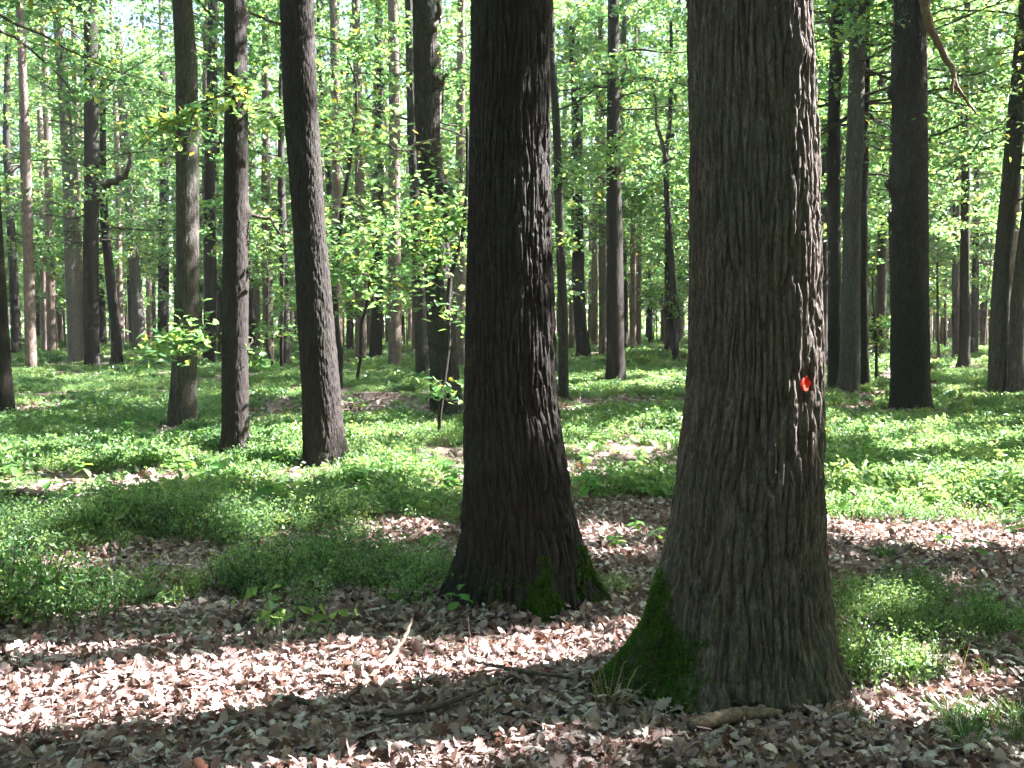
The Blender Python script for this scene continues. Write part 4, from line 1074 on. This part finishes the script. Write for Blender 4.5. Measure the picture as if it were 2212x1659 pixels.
# bare litter inside the carpet / bushes standing out on the litter (picture ellipses on the ground)
BARE = [(850, 1160, 160, 48), (760, 1215, 60, 12), (110, 1235, 150, 34), (30, 1265, 120, 36), (330, 1210, 110, 14), (1350, 1190, 120, 90), (1300, 1120, 80, 40), (1440, 1120, 60, 30), (1960, 1185, 190, 45), (2160, 1195, 130, 55), (1880, 1255, 100, 50), (2080, 1230, 130, 40), (620, 1150, 40, 10), (930, 1200, 80, 40)]
BUSH = [(60, 1160, 130, 40), (170, 1130, 160, 40), (170, 1300, 95, 40), (120, 1320, 90, 30), (340, 1290, 90, 36), (480, 1270, 120, 42), (620, 1280, 110, 42), (740, 1265, 110, 46), (880, 1275, 100, 40), (30, 1330, 60, 30), (1310, 1290, 70, 40), (1240, 1290, 40, 24), (1830, 1410, 70, 60), (1900, 1380, 90, 60), (2000, 1370, 110, 40), (1850, 1300, 60, 30), (2080, 1300, 80, 20), (2140, 1370, 60, 20), (1960, 1300, 40, 22), (640, 1360, 40, 12), (1990, 1450, 70, 26)]

def carpet_weight(x, y):
    px, py = to_px(np.stack([x, y, np.zeros_like(x)], -1))
    n = fbm(x * .9 + 30, y * .9 + 30, 41, 3)
    edge = np.interp(np.nan_to_num(px, nan=-999), [-600, 0, 200, 330, 700, 980, 1250, 1450, 1780, 2000, 2212, 2800], [1270, 1225, 1200, 1165, 1140, 1110, 1090, 1090, 1140, 1140, 1150, 1170])
    w = np.clip((edge - py) / 40 + .5 + (n - .5) * 2.2, 0, 1)
    w = np.where(np.isnan(py) | (y < 3), 0, w)
    pxx, pyy = np.nan_to_num(px, nan=-9999), np.nan_to_num(py, nan=-9999)
    w = np.where(inside(pxx, pyy, BARE), w * .06, w)
    patch = np.clip((fbm(x * .5 + 90, y * .5 + 10, 47, 3) - .32) * 6, .18, 1)
    w = w * patch
    w = np.where(inside(pxx, pyy, BUSH), np.maximum(w, np.clip(.48 + (n - .5) * 2.8, 0, .8)), w)
    for bx, by, br in TREES[:60]:
        w = np.where((x - bx) ** 2 + (y - by) ** 2 < (br * .95) ** 2, 0, w)
    return w, n

rngb = np.random.default_rng(909)
def scatter(n, y0, y1, fan):
    y = np.sqrt(y0 ** 2 + (y1 ** 2 - y0 ** 2) * rngb.random(n)); x = (rngb.random(n) * 2 - 1) * (fan * y + 1.0)
    return x, y
def bil(n, y0, y1, fan, protos, smin, smax):
    x, y = scatter(n, y0, y1, fan); w, nn = carpet_weight(x, y)
    k = rngb.random(n) < w; x, y, w, nn = x[k], y[k], w[k], nn[k]
    hv = fbm(x * .7 + 11, y * .7 + 70, 55, 2)
    s = (smin + (smax - smin) * rngb.random(len(x))) * (.55 + .8 * hv) * np.clip(.55 + .6 * w, 0, 1.1)
    s = s * np.interp(y, [6.6, 8.2], [1.0, .75]) if protos is BIL_NEAR else s
    for bx, by, br in TREES[:34]:
        foot = (np.abs(x - bx) < br + .15) & (y > by - br - 1.3 - .04 * by) & (y < by)
        s = np.where(foot & (by > 8), s * .5, s)
    s = np.where((x > 1.3) & (y < 6.3), s * .62, np.where(y < 6.6, s * 1.1, s))
    P = np.stack([x, y, ground_z(x, y) - .01], -1)
    R = np.stack([rngb.normal(size=len(x)) * .12, rngb.normal(size=len(x)) * .12, rngb.random(len(x)) * 6.283], -1)
    nb_ = len(protos) - 2
    I = rngb.integers(0, nb_, len(x))
    hb = rngb.random(len(x)) < (.12 if protos is BIL_NEAR else .30); I[hb] = rngb.integers(nb_, len(protos), hb.sum())
    return P, R, s, I
a = bil(4200, 3.6, 8.2, .62, BIL_NEAR, .75, 1.35)
gn_scatter('bilberry_carpet', *a, BIL_NEAR, 'low green bilberry bushes carpeting the forest floor, nearer part', 'bilberry')
a = bil(5200, 7.4, 16.5, .62, BIL_MID, .7, 1.2)
gn_scatter('bilberry_carpet', *a, BIL_MID, 'bilberry and broad-leaved herbs around the feet of the slim dark oaks', 'bilberry')
a = bil(4300, 15.5, 34, .62, BIL_FAR, .7, 1.15)
gn_scatter('bilberry_carpet', *a, BIL_FAR, 'bilberry carpet in the middle distance behind the slim dark oaks', 'bilberry')
a = bil(5200, 33, 110, .62, BIL_FAR, 1.1, 1.9)
gn_scatter('bilberry_carpet', *a, BIL_FAR, 'bilberry carpet far back between the thin trunks', 'bilberry')

# -- fallen oak leaves
def dead_leaf(seed):
    rng = np.random.default_rng(seed)
    t, w = OAK_OUT[:, 0], OAK_OUT[:, 1] * (.85 + .3 * rng.random())
    m = len(t); s = .105 * (.8 + .4 * rng.random())
    cu = (rng.random() - .3) * 1.6; cr = (rng.random() - .2) * 1.3; tw = (rng.random() - .5) * .9
    x = (t - .5) * s
    zmid = cu * (t - .5) ** 2 * s + .006
    V = []
    for sgn in (0, 1, -1):
        yy = sgn * w * s
        jit = 1 + (rng.random(m) - .5) * .25
        y2 = yy * jit
        z = zmid + cr * (abs(yy) ** 2) / (s * .35) + tw * yy * (t - .5)
        V.append(np.stack([x, y2 * (1 - .25 * abs(cr)), z], -1))
    V = np.vstack(V)
    f = []
    for i in range(m - 1):
        f.append((i, i + 1, m + i + 1, m + i)); f.append((i + 1, i, 2 * m + i, 2 * m + i + 1))
    V[:, 2] -= V[:, 2].min()
    return make_mesh('fallen_leaf', V, [np.array(f)], M_LITTER, smooth=True, tint=np.full(len(V), rng.random()))
DL = [dead_leaf(500 + k) for k in range(12)]
def litter(n, y0, y1, fan, smin, smax, keep_fn=None):
    x, y = scatter(n, y0, y1, fan)
    for bx, by, br in TREES[:30]:
        k = (x - bx) ** 2 + (y - by) ** 2 > (br * .9) ** 2; x, y = x[k], y[k]
    m = len(x)
    lift = np.abs(rngb.normal(size=m)) * .018 + .02 * np.clip(fbm(x * 3 + 9, y * 3 + 9, 66, 2) - .45, 0, 1) * 4
    P = np.stack([x, y, ground_z(x, y) + lift], -1)
    R = np.stack([rngb.normal(size=m) * .33, rngb.normal(size=m) * .33, rngb.random(m) * 6.283], -1)
    wild = rngb.random(m) < .3; R[wild, :2] *= 2.2; P[wild, 2] += .01
    flip = rngb.random(m) < .35
    R[flip, 0] += math.pi; P[flip, 2] += .012
    return P, R, smin + (smax - smin) * rngb.random(m) ** 1.25, rngb.integers(0, len(DL), m)
P, R, S, I = (np.concatenate(t) for t in zip(litter(60000, 2.6, 9.5, .62, .26, .92), litter(22000, 2.6, 5.4, .62, .24, .80)))
pxl, pyl = to_px(P)
vis = (pxl > 5) & (pxl < 2207) & (pyl < 1665) & (pyl > 0)
order = np.where(vis, S / np.maximum(P[:, 1], .1), 0).argsort()[::-1]
# the 300 that show largest are single leaves of the ground, the rest lie in one mass
pick = order[:2400][rngb.permutation(2400)][:0]
top = order[:300]
rest = np.ones(len(P), bool); rest[top] = False
for k in top:
    o = link('fallen_leaf', DL[I[k]], GROUND, P[k]); o.rotation_euler = R[k]; o.scale = (S[k],) * 3
gn_scatter('leaf_litter', P[rest], R[rest], S[rest], I[rest], DL, 'dry brown oak leaves strewn over the foreground floor', 'leaf litter')
P, R, S, I = litter(9000, 9.0, 22, .62, .9, 1.6)
gn_scatter('leaf_litter', P, R, S, I, DL, 'dry oak leaves under the bilberry farther back', 'leaf litter')

# -- grass
def tuft(seed, n, h, w, mat, lean=.5, wid=.003):
    rng = np.random.default_rng(seed)
    a = rng.random(n) * 6.283; d = w * rng.random(n)
    S = np.stack([d * np.cos(a), d * np.sin(a), np.full(n, -.01)], -1)
    D = norm(np.stack([np.cos(a) * lean, np.sin(a) * lean, np.ones(n)], -1) + rng.normal(size=(n, 3)) * .2)
    Ln = h * (.5 + .6 * rng.random(n))
    P = branch_paths(S, D, Ln, rng, 5, rise=np.zeros(n), wob=.08)
    P[:, :, 2] -= (np.linspace(0, 1, 5) ** 3)[None] * (Ln * .35)[:, None]
    side = norm(np.cross(D, np.array([0, 0, 1.]) + rng.normal(size=(n, 3)) * .3))
    wd = (wid * np.array([1, .9, .75, .5, .1]))[None, :, None]
    A = P + side[:, None] * wd; B = P - side[:, None] * wd
    V = np.stack([A, B], 2).reshape(-1, 3)
    i = np.arange(n * 10).reshape(n, 5, 2)
    F = np.stack([i[:, :-1, 0], i[:, :-1, 1], i[:, 1:, 1], i[:, 1:, 0]], -1).reshape(-1, 4)
    return make_mesh('tuft', V, [F], mat, tint=np.repeat(rng.random(n), 10))
GR = [tuft(600 + k, 46, .22, .05, M_GRASS) for k in range(3)] + [tuft(610 + k, 12, .14, .03, M_GRASS) for k in range(2)]
gp = []
def grass_at(px, py, rx, ry, n, s0, s1):
    for _ in range(n):
        q = on_ground(px + rx * (rngb.random() * 2 - 1), py + ry * (rngb.random() * 2 - 1))
        gp.append((q[0], q[1], s0 + (s1 - s0) * rngb.random(), int(rngb.integers(0, 5))))
grass_at(2140, 1575, 90, 40, 24, .5, 1.0); grass_at(1940, 1205, 40, 10, 16, .6, 1.0); grass_at(2000, 1340, 160, 40, 55, .4, .9); grass_at(1900, 1430, 90, 40, 30, .4, .9)
grass_at(680, 1370, 60, 20, 10, .4, .7); grass_at(330, 1370, 100, 12, 8, .4, .7); grass_at(930, 1400, 60, 20, 8, .3, .6); grass_at(2150, 1420, 70, 40, 24, .4, .9); grass_at(1840, 1560, 40, 20, 8, .4, .7)
grass_at(1250, 1565, 40, 10, 5, .4, .6); grass_at(1400, 960, 300, 60, 90, .7, 1.2); grass_at(2000, 980, 200, 80, 90, .7, 1.2); grass_at(700, 930, 600, 60, 130, .7, 1.2)
gp = np.array(gp)
m = len(gp)
gn_scatter('grass', np.stack([gp[:, 0], gp[:, 1], ground_z(gp[:, 0], gp[:, 1])], -1), np.stack([rngb.normal(size=m) * .1, rngb.normal(size=m) * .1, rngb.random(m) * 6.28], -1), gp[:, 2], gp[:, 3].astype(int), GR,
           'scattered tufts of green woodland grass among leaves and bilberry', 'grass')

def single_tuft(name, label, px, py, mesh, s, cat):
    q = on_ground(px, py)
    o = link(name, mesh, None, (q[0], q[1], float(ground_z(q[0], q[1])))); o.scale = (s,) * 3
    return tag(o, label, cat)
single_tuft('dry_grass_tuft', 'thin dry straw stalks at the mossy root of the right oak', 1310, 1540, tuft(651, 22, .34, .07, M_DRY, .3, .0022), 1.0, 'grass tuft')
single_tuft('dry_grass_tuft', 'small dry straw tuft in the sunlit leaves between the two great oaks', 1215, 1450, tuft(652, 9, .16, .04, M_DRY, .35, .0022), 1.0, 'grass tuft')
single_tuft('dry_grass_tuft', 'pale arching straw tuft in the sunlit patch right of the right oak', 2050, 1450, tuft(653, 10, .30, .05, M_DRY, .4, .0025), 1.0, 'grass tuft')

# -- broad-leaved seedlings
def seed_leaf(seed):
    rng = np.random.default_rng(seed)
    V, F = lobed_leaves(np.array([[.5, 0, 0.]]), np.array([[0, 0, 1.]]), np.array([1.0]), rng, 1.15)
    # turn the midrib to +X
    d = V[11] - V[0]; a = math.atan2(d[1], d[0]); c, s = math.cos(-a), math.sin(-a)
    V = V - V[0]; V = np.stack([V[:, 0] * c - V[:, 1] * s, V[:, 0] * s + V[:, 1] * c, V[:, 2]], -1)
    return make_mesh('leaf', V, [F], M_SEED, tint=np.full(len(V), rng.random()))
SL = [seed_leaf(700 + k) for k in range(5)]
def stem_mesh(h, seed):
    rng = np.random.default_rng(seed)
    P = np.array([[0, 0, -.03], [.01, .005, h * .4], [-.005, .01, h * .75], [.01, 0, h]]) + rng.normal(size=(4, 3)) * .008
    V, F = tubes(P[None], np.array([[.003, .0028, .0022, .0014]]), 5)
    return make_mesh('stem', V, [F], M_TWIG, smooth=True)
STM = [stem_mesh(.16 + .03 * k, 710 + k) for k in range(4)]
def seedling(px, py, label, s=1.0, group=None):
    q = on_ground(px, py)
    r = bpy.data.objects.new('seedling', None); col.objects.link(r); r.location = (q[0], q[1], float(ground_z(q[0], q[1]))); r.empty_display_size = .05
    r.scale = (s,) * 3; tag(r, label, 'seedling', group)
    k = int(rngb.integers(4)); link('stem', STM[k], r)
    h = .16 + .03 * k
    n = int(rngb.integers(6, 10)); a0 = rngb.random() * 6.28
    for j in range(n):
        o = link('leaf', SL[int(rngb.integers(5))], r, (0.003, 0.003, h * (.6 + .4 * j / n)))
        o.rotation_euler = (rngb.normal() * .25, .25 + rngb.normal() * .25, a0 + j * 2.4 + rngb.normal() * .2); o.scale = (.085 + .045 * rngb.random(),) * 3
NEARSEED = [(700, 1215, 'left of the middle oak at the edge of the bilberry'), (760, 1160, 'in the shaded leaf litter left of the middle oak'), (830, 1195, 'with yellowing leaves close left of the middle oak'), (930, 1190, 'touching the left side of the middle oak'),
            (1330, 1200, 'directly right of the middle oak foot'), (1420, 1180, 'against the left edge of the right oak'), (1370, 1160, 'in leaf litter between the two great oaks'), (90, 1245, 'bright green on the bare patch at far left'),
            (2110, 1240, 'on bare litter at the right edge'), (2030, 1195, 'on bare litter right of the right oak'), (2190, 1190, 'tallest on the litter at the right edge'), (1810, 1150, 'close to the right flank of the right oak'),
            (480, 1130, 'in bilberry left of the leaning dark oak'), (560, 1105, 'in front of the leaning dark oak'), (2120, 1330, 'low in the grass right of the right oak'), (990, 1345, 'small, in front of the middle oak foot')]
for px, py, w in NEARSEED: seedling(px, py, 'broad-leaved green seedling ' + w, .6 + .4 * rngb.random())
BANDS = [((20, 700), (1010, 1120), 26, 'in the shaded bilberry at left'), ((760, 1000), (1010, 1110), 14, 'in bilberry left of the middle oak'), ((1240, 1440), (960, 1090), 18, 'in bilberry between the great oaks'),
         ((1790, 2200), (930, 1130), 40, 'in bilberry right of the right oak'), ((150, 480), (880, 960), 14, 'in the sunlit strip on the left')]
for (x0, x1), (y0, y1), n, w in BANDS:
    for _ in range(n): seedling(x0 + (x1 - x0) * rngb.random(), y0 + (y1 - y0) * rngb.random(), 'broad-leaved seedling ' + w, .7 + .5 * rngb.random(), 'seedlings ' + w)

# ------------------------------------------------------------------ fallen wood
def gpt(px, py, z):
    d = ray(px, py); t = (z - EYE) / d[2]; return np.array([d[0] * t, d[1] * t, z])
def wood(name, label, pts, radii, mat, seed, cat='branch', S=9, n=30):
    P = [gpt(x, y, z) for x, y, z in pts]
    P = [p + np.array([0, 0, float(ground_z(p[0], p[1])) + .03]) for p in P]
    base = np.array([P[0][0], P[0][1], 0])
    o = tube_obj(name, P, radii, mat, None, base, n=n, S=S, seed=seed, wob=.0025, bumps=.18)
    o.location = base
    return tag(o, label, cat)
wood('fallen_branch', 'thick short barkless branch lying before the right oak', [(1490, 1582, .018), (1530, 1572, .022), (1600, 1552, .024), (1690, 1548, .016)], [.026, .031, .030, .025, .016], M_DEAD, 1, S=12)
wood('fallen_branch', 'long thin stick rising from the litter left of the middle oak', [(745, 1522, .02), (800, 1478, .03), (850, 1425, .045), (880, 1370, .07), (893, 1330, .10)], [.011, .013, .012, .010, .006], M_DEAD, 2)
wood('fallen_branch', 'dark stick lying flat in the shaded foreground litter', [(830, 1552, .025), (920, 1545, .03), (960, 1535, .03), (1080, 1490, .03)], [.010, .013, .011, .006], M_TWIG, 3)
wood('fallen_branch', 'dark twig across the sunlit litter toward the mossy root', [(1020, 1440, .03), (1120, 1465, .035), (1250, 1480, .03), (1290, 1490, .03)], [.006, .008, .008, .006], M_TWIG, 4)
wood('fallen_branch', 'short pale sunlit stick on the litter right of the right oak', [(1925, 1166, .04), (1955, 1152, .06)], [.022, .018], M_DEAD, 5)
wood('fallen_log', 'dark rotting log in the bilberry at the left edge', [(5, 1070, .06), (60, 1066, .08), (125, 1072, .05)], [.05, .06, .05], M_TWIG, 6, 'log', S=12)
wood('fallen_branch', 'pale forked dead stick in the bilberry behind the litter, left of the middle oak', [(930, 1265 - 60, .03), (975, 1235 - 60, .06)], [.012, .008], M_DEAD, 7)
wood('fallen_branch', 'thin pale stick slanting up out of the bilberry on the right', [(1960, 1085, .05), (2010, 1055, .16)], [.008, .004], M_DEAD, 8)
wood('fallen_branch', 'short mossy stick in the shaded litter at the lower end of the rising stick', [(590, 1512, .02), (640, 1518, .025), (670, 1530, .02)], [.012, .014, .010], M_TWIG, 9)
wood('fallen_branch', 'stubby grey broken branch at the edge of the bushes left of the middle oak', [(765, 1300, .02), (775, 1275, .07)], [.022, .018], M_DEAD, 10)
wood('fallen_branch', 'short cut stump of a branch poking from the litter below the left bushes', [(530, 1338, .0), (536, 1322, .07)], [.026, .022], M_DEAD, 11)
wood('fallen_branch', 'thin curved twig on the litter behind the right oak root', [(1385, 1370, .02), (1420, 1355, .04), (1450, 1350, .02)], [.006, .007, .004], M_DEAD, 12)
wood('fallen_branch', 'grey fallen branch on the bare litter behind the middle oak, on its left', [(845, 1180, .03), (890, 1155, .05), (935, 1125, .04)], [.016, .020, .012], M_DEAD, 13)
for k, (x, y, z2, lab) in enumerate([(1050, 1560, .12, 'thin upright straw-coloured twig in the foreground centre'), (1010, 1420, .2, 'tall thin bare twig before the middle oak'), (480, 1470, .1, 'short upturned stub in the sunlit litter at left'), (1440, 1430, .16, 'thin twig between the great oaks')]):
    q = on_ground(x, y); P = [q + np.array([0, 0, -.02]), q + np.array([.012, 0, z2 * .5]), q + np.array([.0, .01, z2])]
    o = tube_obj('twig', P, [.004, .0035, .002], M_DEAD, None, (q[0], q[1], 0), n=10, S=6, seed=20 + k, wob=.002); o.location = (q[0], q[1], 0); tag(o, lab, 'twig')
# small sticks strewn in the litter, one mass
def stick_litter():
    rng = np.random.default_rng(12)
    n = 800
    y = np.sqrt(6.7 + (90 - 6.7) * rng.random(n)); x = (rng.random(n) * 2 - 1) * (.6 * y)
    a = rng.random(n) * 3.14; L = .05 + .22 * rng.random(n) ** 2
    z = ground_z(x, y) + .02 + .015 * rng.random(n)
    D = np.stack([np.cos(a), np.sin(a), rng.normal(size=n) * .12], -1)
    P = branch_paths(np.stack([x, y, z], -1), D, L, rng, 5, rise=np.zeros(n), wob=.15)
    V, F = tubes(P, (.0015 + .0035 * rng.random((n, 1)) ** 2) * np.ones((1, 5)), 4)
    o = link('stick_litter', make_mesh('stick_litter', V, [F], M_DEAD, smooth=True)); tag(o, 'small dry twigs strewn among the fallen leaves', 'twigs', None, 'stuff')
stick_litter()

seen = {}
for o in scene.objects:
    if o.type == 'MESH': seen[o.data.name] = len(o.data.loops) - 2 * len(o.data.polygons)
print('TRIANGLES', sum(seen.values()), 'OBJECTS', len(scene.objects))


# ------------------------------------------------------------------ the air
def haze(density):
    x0, x1, y0, y1, z0, z1 = -70, 70, -8, 128, -1.2, 26.0
    V = np.array([(x, y, z) for z in (z0, z1) for y in (y0, y1) for x in (x0, x1)], float)
    F = np.array([(0, 2, 3, 1), (4, 5, 7, 6), (0, 1, 5, 4), (2, 6, 7, 3), (0, 4, 6, 2), (1, 3, 7, 5)])
    m, nt, N, L, out = new_mat('damp_woodland_air')
    v = N.new('ShaderNodeVolumePrincipled'); v.inputs['Color'].default_value = (0.92, 0.96, 0.95, 1); v.inputs['Density'].default_value = density
    v.inputs['Anisotropy'].default_value = 0.2
    L.new(v.outputs[0], out.inputs['Volume'])
    o = link('haze', make_mesh('haze', V, [F], m)); tag(o, 'thin pale damp air between the trunks', None, None, 'stuff')
haze(0.0005)
